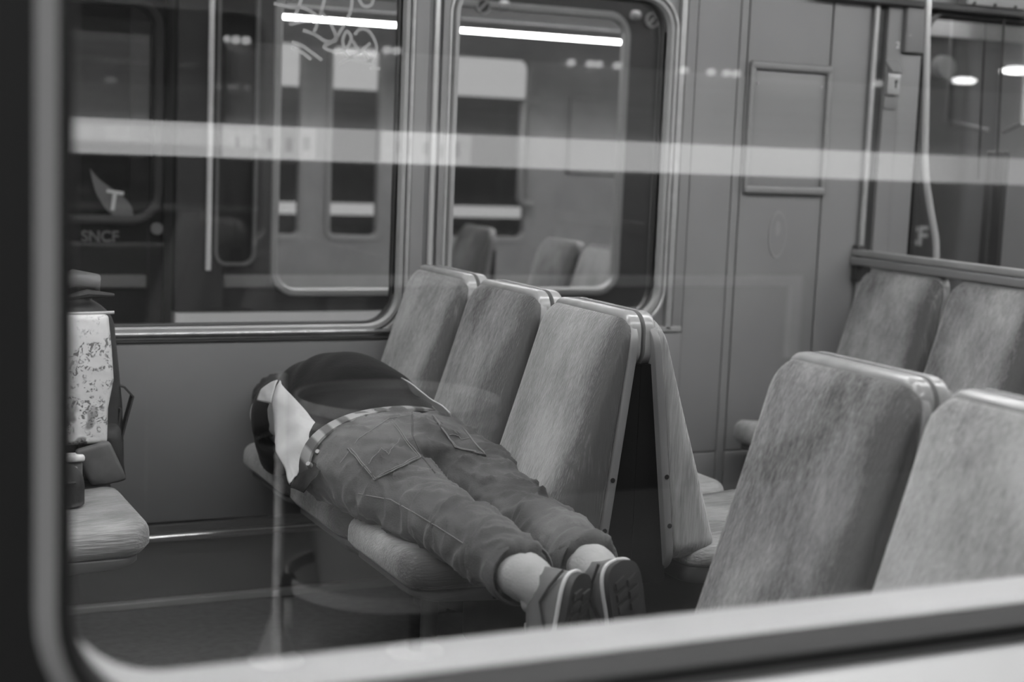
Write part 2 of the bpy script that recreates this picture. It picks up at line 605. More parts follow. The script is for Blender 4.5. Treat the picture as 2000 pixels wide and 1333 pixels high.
# far windows: metal frames, rubbers, panes
for i, (W, lb) in enumerate(((W1, 'wide rounded window over the bench, scratched with graffiti'), (W2, 'rounded window behind the three seat backs with double metal frame'))):
    wn = empty('window_%d' % (i + 2), ((W[0] + W[1]) / 2, YW, W[2]))
    struct(wn, lb, 'window')
    inv = V((-(W[0] + W[1]) / 2, -YW, -W[2]))

    def child(o):
        o.parent = wn; o.location = inv
        return o
    child(sweep_frame('frame', 'frame_metal', W, [(0.0, YW + 0.05), (0.0, YW - 0.002), (0.004, YW - 0.010), (0.014, YW - 0.010), (0.018, YW - 0.004), (0.020, YW + 0.05)]))
    child(sweep_frame('frame', 'metal', W, [(0.022, YW + 0.03), (0.022, YW - 0.004), (0.026, YW - 0.008), (0.032, YW - 0.008), (0.035, YW - 0.002), (0.035, YW + 0.03)]))
    child(sweep_frame('gasket', 'rubber', W, [(-0.006, YW + 0.045), (-0.006, YW + 0.03), (0.0, YW + 0.028), (0.0, YW + 0.045)]))
    b = MB(); b.add([(x, YW + 0.040, z) for x, z in rrect(*W)], [tuple(range(44))])
    b.add([(x, YW + 0.048, z) for x, z in rrect(*W)], [tuple(range(44))])
    pane = child(b.build('pane', 'glass_far', None, smooth=False))
    if i == 1:
        # square outer trim
        t = MB()
        t.rbox(2.515, 2.535, YW - 0.006, YW + 0.012, 0.745, 2.1, 0.003)
        child(t.build('trim', 'metal'))
        t = MB()
        t.rbox(2.539, 2.574, YW - 0.004, YW + 0.012, 0.745, 2.1, 0.003)
        child(t.build('trim', 'wall'))
        t = MB()
        t.rbox(1.73, 2.574, YW - 0.006, YW + 0.012, 0.738, 0.756, 0.003)
        child(t.build('trim', 'frame_metal'))
    else:
        WIN1, INV1 = wn, inv

# scratched tag in the pane (strokes measured on the pane itself)
strokes = [
    [(1.235, 1.745), (1.29, 1.738), (1.335, 1.738), (1.385, 1.715)],
    [(1.335, 1.80), (1.315, 1.74), (1.295, 1.70), (1.29, 1.69), (1.33, 1.70), (1.36, 1.705)],
    [(1.405, 1.80), (1.39, 1.735), (1.365, 1.665)],
    [(1.385, 1.735), (1.42, 1.70), (1.44, 1.655), (1.405, 1.648), (1.37, 1.665), (1.33, 1.675)],
    [(1.49, 1.79), (1.485, 1.74), (1.46, 1.69), (1.43, 1.65), (1.40, 1.632), (1.43, 1.62), (1.47, 1.628), (1.49, 1.66), (1.475, 1.68), (1.462, 1.655), (1.475, 1.615), (1.52, 1.595), (1.565, 1.605), (1.575, 1.645), (1.55, 1.685), (1.52, 1.69), (1.50, 1.672)],
    [(1.555, 1.652), (1.525, 1.628), (1.49, 1.605), (1.45, 1.583)],
    [(1.495, 1.655), (1.515, 1.63), (1.54, 1.62), (1.56, 1.60)],
    [(1.50, 1.80), (1.525, 1.76), (1.555, 1.765), (1.56, 1.80)],
    [(1.295, 1.64), (1.33, 1.63), (1.365, 1.61), (1.395, 1.592)],
    [(1.295, 1.622), (1.33, 1.61), (1.36, 1.592)],
    [(1.545, 1.60), (1.575, 1.585)], [(1.555, 1.578), (1.59, 1.578)],
]
def smooth_path(pts, n=6):
    pts = [V((x, 0, z)) for x, z in pts]
    if len(pts) < 3:
        return pts
    out = []
    for i in range(len(pts) - 1):
        p0, p1, p2, p3 = pts[max(i - 1, 0)], pts[i], pts[i + 1], pts[min(i + 2, len(pts) - 1)]
        for k in range(n):
            t = k / n
            out.append(0.5 * ((2 * p1) + (p2 - p0) * t + (2 * p0 - 5 * p1 + 4 * p2 - p3) * t * t + (3 * p1 - p0 - 3 * p2 + p3) * t ** 3))
    out.append(pts[-1])
    return out
for st in strokes:
    sp = smooth_path([(1.235 + (x - 1.235) * 0.89, 1.50 + (z - 1.575) * 0.95) for x, z in st])
    b = MB()
    L_, R_ = [], []
    for i, p in enumerate(sp):
        d = (sp[min(i + 1, len(sp) - 1)] - sp[max(i - 1, 0)]).normalized()
        nrm = V((-d.z, 0, d.x)) * 0.0050
        L_.append(V((p.x, YW + 0.0385, p.z)) + nrm); R_.append(V((p.x, YW + 0.0385, p.z)) - nrm)
    b.loft([L_, R_], cap=False, closed_ring=False)
    o = b.build('scratch_mark', 'scratch', WIN1, smooth=False); o.location = INV1

# removable notice frame on the wall panel
nf = empty('notice_frame', (2.93, YW, 1.2))
tag(nf, 'empty rounded notice frame mounted on the grey wall panel', 'frame')
inv = V((-2.93, -YW, -1.2))
for nm, a, c2 in (('top_bar', (2.785, 1.588), (3.075, 1.588)), ('bottom_bar', (2.785, 1.196), (3.075, 1.196))):
    b = MB(); b.rbox(a[0] - 0.012, c2[0] + 0.016, YW - 0.020, YW, a[1] - 0.016, a[1] + 0.012, 0.011, 4)
    b.build(nm, 'wall', nf).location = inv
for x in (2.783, 3.082):
    b = MB(); b.rbox(x - 0.011, x + 0.011, YW - 0.018, YW, 1.19, 1.59, 0.009, 4)
    b.build('side_bar', 'wall', nf).location = inv
b = MB(); b.rbox(2.79, 3.075, YW - 0.002, YW + 0.002, 1.2, 1.58, 0.001)
b.build('back_plate', 'wall', nf).location = inv
for x in (2.807, 3.055):
    b = MB(); b.tube([(x, YW - 0.006, 1.53), (x, YW, 1.53)], 0.004, 10)
    b.build('screw', 'metal', nf).location = inv

# slightly paler oval ring and figure, built as a flat sticker under the notice frame
st_ = empty('oval_sticker', (2.92, YW, 1.05)); tag(st_, 'faded oval pictogram sticker on the wall panel under the notice frame', 'sticker')
for nm, rx, rz_, m_ in (('ground', 0.034, 0.078, 'sticker_lo'), ('ring', 0.0, 0.0, 'sticker_hi'), ('figure', 0.010, 0.024, 'sticker_hi')):
    b = MB(); ang = [2 * PI * k / 32 for k in range(32)]
    if nm == 'ring':
        b.loft([[V((math.cos(a) * q * 0.034, y_, math.sin(a) * q * 0.078)) for a in ang] for q, y_ in ((1.0, -0.001), (1.0, -0.0022), (0.88, -0.0022), (0.88, -0.001))], cap=False, loop=True)
    else:
        dz = 0.02 if nm == 'figure' else 0
        b.loft([[V((math.cos(a) * rx, y_, math.sin(a) * rz_ + dz)) for a in ang] for y_ in (0.0, -0.0012 if nm == 'ground' else -0.002)], cap=True)
    b.build(nm, m_, st_, smooth=False)

# ceiling lamps of the near carriage
for y in (1.95, 3.05):
    l = empty('ceiling_lamp', (2.4, y, 2.12))
    tag(l, 'long ceiling lamp of the carriage over the %s' % ('near pair of seats' if y < 2.5 else 'bench with the lying person'), 'lamp')
    b = MB(); b.rbox(-3.6, 3.6, -0.07, 0.07, -0.030, -0.004, 0.012)
    b.build('diffuser', 'lamp', l)
    b = MB(); b.box(-3.65, 3.65, -0.09, 0.09, -0.006, 0.0)
    b.build('housing', 'ceiling', l)

# ------------------------------------------------------------------ near wall with the window we look through
nw = sheet('wall_near', 'wall', -1.6, 6.4, 0.0, 2.16, YI - 0.012, YI, (WN,))
struct(nw, 'near side wall of the carriage around the window, dark band above white paint', 'wall')
WNo = (WN[0], WN[1], WN[2], WN[3], WN[4])
HOL = (WN[0] - 0.029, WN[1] + 0.029, WN[2] - 0.029, WN[3] + 0.029, WN[4] + 0.029)
o = sheet('livery_band', 'body_dark', -3.0, 7.5, WN[2] - 0.030, 2.3, YO, YO + 0.02, ((HOL[0], HOL[1], HOL[2] + 0.0002, HOL[3], HOL[4]),), nw)
o = box('white_skirt', 'body_white', -3.0, 7.5, YO, YO + 0.02, -0.25, WN[2] - 0.0304, nw)
wn = empty('window_1', ((WN[0] + WN[1]) / 2, YG, WN[2]))
struct(wn, 'large rounded train window in front, its glass carrying platform reflections', 'window')
inv = V((-(WN[0] + WN[1]) / 2, -YG, -WN[2]))
sweep_frame('gasket_lip', 'gasket_lip', WN, [(0.002, YG + 0.004), (-0.004, YG + 0.004), (-0.004, YG - 0.010), (0.003, YG - 0.043)], wn, closed=False, angle=80).location = inv
sweep_frame('gasket_face', 'rubber_face', WN, [(0.003, YG - 0.043), (0.005, YG - 0.046), (0.015, YG - 0.046)], wn, closed=False, angle=80).location = inv
sweep_frame('gasket', 'gasket', WN, [(0.015, YG - 0.046), (0.031, YG - 0.029), (0.031, YG + 0.004)], wn, closed=False, angle=30).location = inv
sweep_frame('inner_ledge', 'white_in', WN, [(-0.002, YG + 0.012), (-0.003, YI - 0.004), (0.001, YI + 0.002), (0.006, YI + 0.003), (0.012, YI + 0.003), (0.012, YG + 0.012)], wn, angle=60).location = inv
b = MB()
b.add([(x, YG, z) for x, z in rrect(*WN)], [tuple(range(44))])
b.add([(x, YG + 0.010, z) for x, z in rrect(*WN)], [tuple(range(44))])
b.build('pane', 'glass_near', wn, smooth=False).location = inv


# ------------------------------------------------------------------ seats
def pad_rings(w_, h_, r, edge, thick, bulge=0.0, n=8, inner=5):
    """closed cushion: list of rings (a, b, t) over a rounded rectangle; t = 0 back .. 1 front"""
    rings = []

    def ring(ins, t):
        pts = rrect(-w_ / 2, w_ / 2, -h_ / 2, h_ / 2, r, off=-ins, n=n)
        rings.append([(a, c, t) for a, c in pts])
    ring(edge * 0.4, 0.0)
    ring(0.0, min(0.25, edge / thick * 0.4))
    k = 5
    for i in range(k + 1):
        ph = PI / 2 * i / k
        ring(edge * (1 - math.cos(ph)), 1 - edge / thick * (1 - math.sin(ph)))
    m = min(w_, h_) / 2
    for i in range(1, inner + 1):
        s = i / (inner + 1)
        ring(edge + (m - edge) * 0.96 * s, 1 + bulge / thick * (1 - (1 - s) ** 2))
    return rings


def pad_mesh(name, m, rings, fn, parent):
    b = MB()
    b.loft([[fn(a, c, t) for a, c, t in r] for r in rings], cap=True)
    return b.build(name, m, parent, angle=70)


Z0, Z1 = 0.40, 0.945     # foot and head of the seat back


def front_u(z):
    return 0.056 + (0.90 - z) * 0.33


def rear_u(z):
    return 0.012 + (0.945 - z) * 0.125


def make_seat():
    """seat facing -X, its back-to-back plane at x = 0, width along Y, floor at z = 0"""
    t = empty('train_seat')
    h = Z1 - Z0

    def mp_pad(a, c, s):
        z = (Z0 + Z1) / 2 + c
        u0 = rear_u(z) + 0.014
        u1 = front_u(z) + 0.004
        top = max(0.0, (z - 0.86) / 0.085)
        u1 -= 0.006 * top * top
        return V((-(u0 + (u1 - u0) * s), a * (1 + 0.02 * (0.7 - z)), z))
    pad_mesh('back_pad', 'fabric_back', pad_rings(0.394, h, 0.055, 0.020, 0.055, 0.006), mp_pad, t)

    def mp_shell(a, c, s):
        z = (Z0 + Z1) / 2 - 0.012 + c * 1.03
        u0 = rear_u(z)
        return V((-(u0 + 0.020 * s), a, z))
    pad_mesh('back_shell', 'shell', pad_rings(0.404, h + 0.004, 0.062, 0.006, 0.026), mp_shell, t)
    # dark core in the open hollow between the backs, black for its shade
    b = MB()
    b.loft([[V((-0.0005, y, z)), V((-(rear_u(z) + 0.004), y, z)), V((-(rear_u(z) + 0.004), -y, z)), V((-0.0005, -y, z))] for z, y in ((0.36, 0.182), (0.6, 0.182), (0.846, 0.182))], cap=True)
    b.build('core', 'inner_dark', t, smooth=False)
    # moulded cap bridging to the seat behind
    def mp_cap(a_, c, s_):
        return V((-0.036 * s_, a_, 0.897 + c))
    pad_mesh('head_cap', 'cap', pad_rings(0.372, 0.122, 0.045, 0.014, 0.036, 0.0)[1:], mp_cap, t)
    # cushion
    def mp_c(a, c, s):
        x = -0.335 + a
        nose = max(0.0, (-0.42 - x) / 0.10)
        zt = 0.452 + 0.018 * nose - 0.02 * max(0, (x + 0.25) / 0.12)
        zb = 0.384 + 0.012 * nose
        return V((x, c, zb + (zt - zb) * s))
    pad_mesh('cushion', 'fabric_seat', pad_rings(0.395, 0.405, 0.055, 0.036, 0.070, 0.012), mp_c, t)

    def mp_t(a, c, s):
        x = -0.325 + a
        taper = max(0.0, (-0.36 - x) / 0.16)
        zb = 0.348 + 0.028 * taper
        return V((x, c * 0.97, zb + (0.388 - zb) * s))
    pad_mesh('seat_tray', 'tray', pad_rings(0.365, 0.395, 0.05, 0.010, 0.05), mp_t, t)
    b = MB(); b.rbox(-0.30, -0.05, -0.05, 0.05, 0.20, 0.34, 0.02, fn=lambda p: V((p.x, p.y, p.z - 0.10 * max(0, (p.x + 0.30)) / 0.25 * (1 if p.z < 0.27 else 0))))
    b.build('bracket', 'shell_dark', t)
    b = MB(); b.rbox(-0.06, 0.0, -0.06, 0.06, 0.0, 0.42, 0.012)
    b.build('pedestal', 'shell_dark', t)
    for z in (0.60, 0.49):
        u = rear_u(z) + 0.012
        for sg in (-1, 1):
            b = MB(); b.tube([(-u, sg * 0.200, z), (-u, sg * 0.2035, z)], 0.0055, 10)
            b.build('screw', 'screw', t)
    for sg in (-1, 1):
        b = MB(); b.tube([(-0.33, sg * 0.189, 0.366), (-0.33, sg * 0.1925, 0.366)], 0.0055, 10)
        b.build('screw', 'screw', t)
    return t


XA, XL, XB = 1.665, 0.185, 3.262
YS = (3.865, 3.435, 3.005, 2.075, 1.655)
NAMES = {
    'A0': 'grey velvet seat back by the far window, behind the lying torso',
    'A1': 'dark streaked seat between window seat and aisle seat, under the jeans',
    'A2': 'pale worn aisle seat whose cushion carries the jeans and shins',
    'A3': 'dark blotchy seat across the aisle from the shoes, back to a seat facing away',
    'A4': 'pale seat in the right foreground, nearest the window glass',
    'R0': 'seat facing away behind the window seat, only its top shows',
    'R1': 'seat facing away behind the dark middle seat, top edge shows',
    'R2': 'seat facing away behind the pale aisle seat, side and cushion show',
    'R3': 'seat facing away behind the dark blotchy seat, glossy cap shows',
    'R4': 'seat facing away behind the pale foreground seat, top edge shows',
    'B0': 'seat under the rail at the far wall, next to the grey panels',
    'B1': 'seat under the rail on the right, second from the far wall',
    'B2': 'seat under the rail nearest the aisle, at the right picture edge',
    'L0': 'seat facing the person at the far wall, behind the bags',
    'L1': 'seat on the left with the printed bag, its cushion nose showing',
}
G_A = 'seats of the facing row'
seat0 = make_seat()
made = [False]


def place_seat(key, x, y, rz, wear, grp):
    s = seat0 if not made[0] else copy_tree(seat0)
    made[0] = True
    s.location = (x, y, 0); s.rotation_euler = (0, 0, rz)
    tag(s, NAMES[key], 'seat', grp)
    s['wear'] = wear
    for c in s.children:
        c['wear'] = wear
    return s


for i, wr in enumerate((0.08, -0.16, 0.10, -0.16, 0.20)):
    place_seat('A%d' % i, XA, YS[i], 0, wr, 'seats facing left in the middle row')
for i in range(5):
    place_seat('R%d' % i, XA, YS[i], PI, 0.0 if i != 2 else 0.05, 'seats facing right behind the middle row')
for i, wr in enumerate((0.02, 0.02)):
    place_seat('B%d' % i, XB, YS[i], 0, wr, 'seats under the rail')
for i, wr in enumerate((0.0, 0.10)):
    place_seat('L%d' % i, XL, YS[i], PI, wr, 'seats facing right on the left')

# a floor post carrying the aisle end of the bench
for y, lb in ((3.03, 'dark floor post under the pale aisle seat cushion'),):
    p = empty('bench_post', (1.28, y, 0)); tag(p, lb, 'post')
    b = MB(); b.tube([(0, 0, 0.0), (0, 0, 0.335)], 0.02, 14); b.build('pole', 'shell_dark', p)
    b = MB(); b.tube([(0, 0, 0.0), (0, 0, 0.012)], 0.06, 20); b.build('foot_plate', 'shell_dark', p)

# ------------------------------------------------------------------ partition rail and vestibule
rl = empty('partition_rail', (3.24, 2.75, 0.95)); tag(rl, 'two-tone metal rail running over the seats on the right', 'rail')
inv = V((-3.24, -2.75, -0.95))
b = MB(); b.rbox(3.222, 3.258, 2.0, YW, 0.984, 1.006, 0.005); b.build('upper_bar', 'frame_metal', rl).location = inv
b = MB(); b.rbox(3.216, 3.264, 2.0, YW, 0.954, 0.981, 0.005); b.build('lower_bar', 'wall', rl).location = inv
b = MB(); b.rbox(3.225, 3.255, YW - 0.03, YW, 0.90, 1.02, 0.004); b.build('wall_bracket', 'dark', rl).location = inv
for yy in (2.05,):
    b = MB(); b.tube([(3.24, yy, 0.0), (3.24, yy, 0.955)], 0.016, 12); b.build('post', 'metal', rl).location = inv

vp = empty('door_pillar', (3.37, YW, 0)); tag(vp, 'grey door pillar with the number 2, between wall panels and door', 'pillar')
inv = V((-3.37, -YW, 0))


def vpart(name, m, x0, x1, y0, y1, z0, z1, r=0.003, par=None):
    o = box(name, m, x0, x1, y0, y1, z0, z1, par or vp, r=r)
    o.location = inv
    return o


b = MB(); b.tube([(3.256, YW - 0.006, 0.02), (3.256, YW - 0.006, 2.1)], 0.010, 12); b.build('chrome_post', 'metal', vp).location = inv
vpart('shadow_gap', 'dark', 3.268, 3.300, YW + 0.004, YW + 0.012, 0.02, 2.1)
vpart('front_panel', 'wall', 3.302, 3.361, YW - 0.012, YW + 0.012, 0.02, 2.1)
vpart('side_panel', 'wall', 3.364, 3.452, YW - 0.006, YW + 0.012, 0.02, 1.655)
vpart('cover_box', 'wall', 3.364, 3.458, YW - 0.030, YW + 0.012, 1.660, 2.1, 0.004)
for x, z in ((3.378, 1.715), (3.438, 1.675)):
    b = MB(); b.tube([(x, YW - 0.033, z), (x, YW - 0.029, z)], 0.004, 10); b.build('screw', 'chrome', vp).location = inv
lk = vpart('lock_box', 'metal', 3.302, 3.353, YW - 0.030, YW - 0.012, 1.518, 1.590, 0.003)
lk2 = MB(); lk2.add([(3.300, YW - 0.012, 1.632), (3.353, YW - 0.012, 1.632), (3.300, YW - 0.016, 1.628), (3.353, YW - 0.016, 1.628), (3.308, YW - 0.042, 1.592), (3.353, YW - 0.042, 1.592), (3.308, YW - 0.012, 1.588), (3.353, YW - 0.012, 1.588)],
                    [(0, 1, 3, 2), (2, 3, 5, 4), (4, 5, 7, 6), (0, 2, 4, 6), (1, 7, 5, 3), (0, 6, 7, 1)])
lk2.build('lock_hood', 'metal', vp, smooth=False).location = inv
b = MB(); b.tube([(3.334, YW - 0.032, 1.562), (3.334, YW - 0.029, 1.562)], 0.006, 12); b.rbox(3.331, 3.337, YW - 0.032, YW - 0.029, 1.540, 1.562, 0.0015)
b.build('keyhole', 'screw', lk)
vpart('lower_plate', 'wall_low', 3.302, 3.350, YW - 0.018, YW - 0.012, 1.470, 1.512, 0.004)
o = text('number_plate', '2', 'logo_w', (3.344, YW - 0.0135, 1.681), 0.030, vp); o.location = V(o.location) + inv

gp = empty('grab_pole', (3.46, 3.99, 0)); tag(gp, 'bent chrome grab pole in front of the door window', 'pole')
inv = V((-3.46, -3.99, 0))
pp = [(3.348, 2.1), (3.352, 1.80), (3.372, 1.50), (3.384, 1.33), (3.396, 1.25), (3.419, 1.164), (3.443, 1.09), (3.456, 1.046), (3.464, 0.98), (3.466, 0.90), (3.467, 0.5), (3.467, 0.0)]
sp = smooth_path(pp)
b = MB(); b.tube([(p.x, 3.99, p.z) for p in sp], 0.0115, 14); b.build('tube', 'chrome', gp).location = inv
b = MB(); b.tube([(3.467, 3.99, 0.0), (3.467, 3.99, 0.02)], 0.03, 18); b.build('floor_flange', 'metal', gp).location = inv
gp2 = empty('door_handrail', (3.88, 3.98, 0)); tag(gp2, 'straight bright handrail at the right picture edge by the door', 'pole')
inv = V((-3.88, -3.98, 0))
b = MB(); b.tube([(3.775, 3.98, 2.1), (3.782, 3.98, 1.45)], 0.014, 14); b.build('tube', 'chrome', gp2).location = inv
b = MB(); b.tube([(3.782, 3.98, 1.45), (3.84, YW, 1.42)], 0.010, 12); b.build('wall_arm', 'chrome', gp2).location = inv

dr = empty('door_1', (4.0, YW, 0)); struct(dr, 'vestibule door with a tall rounded window on the right', 'door')
inv = V((-4.0, -YW, 0))
sweep_frame('window_frame', 'rubber', W3, [(0.0, YW + 0.05), (0.0, YW - 0.002), (0.006, YW - 0.006), (0.02, YW - 0.004), (0.022, YW + 0.03)], dr).location = inv
b = MB(); b.add([(x, YW + 0.035, z) for x, z in rrect(*W3)], [tuple(range(44))]); b.build('pane', 'glass_far', dr, smooth=False).location = inv
b = MB(); b.rbox(3.845, 3.866, YW - 0.012, YW + 0.04, 0.30, 1.35, 0.004); b.build('leaf_edge', 'rubber', dr).location = inv
b = MB(); b.tube([(3.79, YW - 0.01, 1.86), (3.80, YW - 0.01, 1.6), (3.815, YW - 0.01, 1.25)], 0.004, 8); b.build('cord', 'dark', dr).location = inv
b = MB(); b.rbox(3.0, 4.9, YW - 0.05, YW + 0.01, 1.806, 1.828, 0.004); o = b.build('trim_1', 'dark'); struct(o, 'dark cornice strip over the door window', 'trim')
b = MB(); b.rbox(3.60, 3.87, YW - 0.04, YW + 0.01, 1.832, 1.93, 0.004); o = b.build('trim_2', 'white_in'); struct(o, 'pale cover panel above the cornice strip', 'trim')
for i in range(3):
    b = MB(); b.tube([(3.63 + 0.09 * i, YW - 0.044, 1.838), (3.63 + 0.09 * i, YW - 0.038, 1.838)], 0.006, 10); b.build('screw', 'screw', o)

# ------------------------------------------------------------------ neighbouring train seen through the far windows
Y2 = 5.60
N1 = (1.665, 3.17, 0.70, 1.86, 0.10)
N2 = (1.452, 1.610, 0.815, 1.86, 0.05)
N3 = (5.13, 6.0, 0.72, 1.90, 0.10)
nt_ = empty('neighbour_carriage', (3.0, Y2, -0.1)); tag(nt_, 'carriage of the neighbouring train with a wide lit window', 'train')
inv = V((-3.0, -Y2, 0.1))


def npart(o):
    o.location = V(o.location) + inv
    return o


npart(sheet('side_panel', 't2body', 1.31, 9.0, 0.642, 2.6, Y2, Y2 + 0.06, (N1, N2, N3), nt_))
npart(box('white_stripe', 'body_white', 1.31, 9.0, Y2 - 0.004, Y2 + 0.06, 0.45, 0.640, nt_))
npart(box('lower_skirt', 't2body', 1.31, 9.0, Y2, Y2 + 0.06, -0.6, 0.448, nt_))
npart(sweep_frame('window_frame', 't2frame', N1, [(-0.030, Y2 + 0.02), (-0.030, Y2 - 0.004), (-0.024, Y2 - 0.012), (-0.004, Y2 - 0.012), (0.0, Y2 - 0.004), (0.0, Y2 + 0.04)], nt_))
npart(sweep_frame('window_frame', 'logo', N2, [(-0.012, Y2 + 0.02), (-0.012, Y2 - 0.006), (0.0, Y2 - 0.006), (0.0, Y2 + 0.04)], nt_))
npart(sweep_frame('window_frame', 'rubber', N3, [(-0.02, Y2 + 0.02), (-0.02, Y2 - 0.006), (0.05, Y2 - 0.006), (0.05, Y2 + 0.04)], nt_))
for Wn in (N1, N2, N3):
    b = MB(); b.add([(x, Y2 + 0.02, z) for x, z in rrect(*Wn)], [tuple(range(44))]); npart(b.build('pane', 'glass_far', nt_, smooth=False))
npart(box('window_blind', 'dark', 1.40, 1.655, Y2 + 0.07, Y2 + 0.09, 0.75, 1.95, nt_))  # dark sheet added behind the narrow window to darken its view inside
b = MB(); b.tube([(1.425, Y2 - 0.02, 0.80), (1.425, Y2 - 0.02, 2.3)], 0.010, 10); npart(b.build('door_rail', 'white_lit', nt_))
# large slotted fasteners and domed pins above the window
for x, z in ((3.262, 1.838), (2.497, 1.838)):
    b = MB(); b.tube([(x, Y2 - 0.016, z), (x, Y2, z)], 0.030, 20); f_ = npart(b.build('fastener', 'dark', nt_))
    rg = MB()
    rg.loft([[V((x + math.cos(a) * rr, yy, z + math.sin(a) * rr)) for a in [2 * PI * k / 24 for k in range(24)]] for rr, yy in ((0.025, Y2 - 0.018), (0.025, Y2 - 0.022), (0.031, Y2 - 0.022), (0.031, Y2 - 0.016))], cap=False, loop=True)
    rg.build('ring', 't2frame', f_)
    s_ = MB(); d = V((0.7, 0, 0.7)) * 0.024
    s_.tube([V((x, Y2 - 0.019, z)) - d, V((x, Y2 - 0.019, z)) + d], 0.004, 8); s_.build('slot', 't2frame', f_)
for x, z in ((3.180, 1.850), (2.585, 1.845)):
    b = MB(); b.rbox(x - 0.024, x + 0.024, Y2 - 0.035, Y2 - 0.002, z - 0.022, z + 0.022, 0.022, 4); npart(b.build('pin', 'chrome', nt_))
o = text('lettering', 'SNCF', 'logo_w', (4.645, Y2 - 0.004, 0.960), 0.125, nt_, rot=(PI / 2, 0, 0)); npart(o)
npart(box('light_strip', 'white_lit', 4.60, 6.6, Y2 - 0.02, Y2, 1.875, 1.945, nt_))
npart(box('door_seam', 'rubber', 4.955, 4.975, Y2 - 0.006, Y2, -0.4, 1.86, nt_))
npart(box('door_seam', 'rubber', 4.60, 4.63, Y2 - 0.008, Y2, -0.4, 1.86, nt_))
b = MB(); b.tube([(4.80, Y2 - 0.05, 1.735), (4.80, Y2, 1.735)], [0.05, 0.055], 24); npart(b.build('round_lamp', 't2frame', nt_))
# its inside
npart(box('inner_floor', 'floor', 1.31, 9.0, Y2 + 0.06, 8.3, -0.12, -0.08, nt_))
npart(box('inner_ceiling', 'ceiling', 1.31, 9.0, Y2 + 0.06, 8.3, 2.05, 2.09, nt_))
npart(box('end_wall', 't2wall', 1.31, 1.35, Y2 + 0.06, 8.3, -0.08, 2.05, nt_))
npart(box('end_wall', 't2wall', 8.96, 9.0, Y2 + 0.06, 8.3, -0.08, 2.05, nt_))
FC = (2.40, 2.60, 0.76, 1.815, 0.04)
FB = (2.77, 3.06, 0.76, 1.815, 0.04)
FA = (3.22, 3.99, 0.76, 1.805, 0.06)
FD = (5.6, 7.2, 0.76, 1.805, 0.06)
npart(sheet('inner_wall', 't2wall', 1.31, 9.0, -0.08, 2.05, 8.20, 8.26, (FC, FB, FA, FD), nt_))
for Wn in (FC, FB, FA, FD):
    npart(sweep_frame('inner_frame', 't2frame', Wn, [(-0.006, 8.24), (-0.006, 8.19), (0.02, 8.185), (0.022, 8.22)], nt_))
    b = MB(); b.add([(x, 8.23, z) for x, z in rrect(*Wn)], [tuple(range(44))]); npart(b.build('inner_pane', 'glass_far', nt_, smooth=False))
npart(box('pelmet', 'dark', 1.4, 8.9, 6.9, 7.1, 1.90, 2.05, nt_))
for x0, x1 in ((2.05, 2.75), (3.0, 3.96), (4.6, 6.6)):
    b = MB(); b.tube([(x0, 7.0, 1.85), (x1, 7.0, 1.85)], 0.010, 10); npart(b.build('lamp_tube', 'lamp2', nt_))
b = MB(); b.rbox(1.5, 8.8, 6.3, 6.5, 2.02, 2.05, 0.01); npart(b.build('ceiling_lamp', 'lamp2', nt_))
b = MB(); b.tube([(4.0, 8.12, 1.565), (3.92, 8.10, 1.56), (3.895, 8.09, 1.53), (3.895, 8.09, 1.0), (3.92, 8.10, 0.97), (3.99, 8.12, 0.965)], 0.022, 12); npart(b.build('grab_bar', 't2frame', nt_))
for x0, x1, z0, z1 in ((4.25, 4.65, 1.585, 1.61), (4.25, 4.65, 1.15, 1.175), (4.25, 4.27, 1.15, 1.61), (4.63, 4.65, 1.15, 1.61)):
    npart(box('notice_bar', 't2wall', x0, x1, 8.175, 8.20, z0, z1, nt_, r=0.008))

for i, (y, lb) in enumerate(((5.95, 'pale seat inside the neighbouring train, nearest its window'), (6.38, 'darker seat inside the neighbouring train, second from its window'), (7.35, 'seat across the aisle inside the neighbouring train'))):
    s = copy_tree(seat0); s.location = (3.33, y, -0.08); s.rotation_euler = (0, 0, 0)
    tag(s, lb, 'seat', 'seats in the neighbouring train')
    for c in [s] + list(s.children):
        c['wear'] = (0.25, -0.1, -0.25)[i]

n2 = empty('neighbour_coach', (0.0, Y2, -0.1)); tag(n2, 'dark end of the next neighbouring coach with leaf logo, left of the lit one', 'train')
inv2 = V((0, -Y2, 0.1))
LW = (-0.4, 1.235, 0.985, 1.75, 0.09)
for o in (sheet('side_panel', 'body_dark', -3.0, 1.255, -0.6, 2.6, Y2, Y2 + 0.06, (LW,), n2),
          sweep_frame('window_frame', 'rubber', LW, [(-0.01, Y2 + 0.04), (-0.01, Y2 - 0.006), (0.0, Y2 - 0.012), (0.02, Y2 - 0.010), (0.024, Y2 + 0.02)], n2),
          box('dark_interior', 'body_dark', -2.9, 1.2, 5.9, 5.95, 0.5, 2.2, n2),
          box('gangway', 'body_dark', 1.255, 1.31, Y2 + 0.2, 8.0, -0.6, 2.4, n2)):
    o.location = inv2
b = MB(); b.add([(x, Y2 + 0.02, z) for x, z in rrect(*LW)], [tuple(range(44))]); b.build('pane', 'glass_far', n2, smooth=False).location = inv2
leaf = [(1.000, 1.160), (1.030, 1.125), (1.075, 1.092), (1.125, 1.055), (1.150, 1.020), (1.150, 0.985), (1.125, 0.978), (1.090, 0.990), (1.055, 1.02), (1.025, 1.065), (1.010, 1.11)]
lp = [p for p in smooth_path(leaf + [leaf[0]], 5)][:-1]
b = MB(); n_ = len(lp)
b.loft([[V((p.x, yy, p.z)) for p in lp] for yy in (Y2 - 0.004, Y2 - 0.001)], cap=True)
o = b.build('leaf_logo', 'logo', n2, smooth=False); o.location = inv2
o2 = text('letter', 'T', 'logo_w', (1.083, Y2 - 0.006, 1.045), 0.10, n2); o2.location = V(o2.location) + inv2
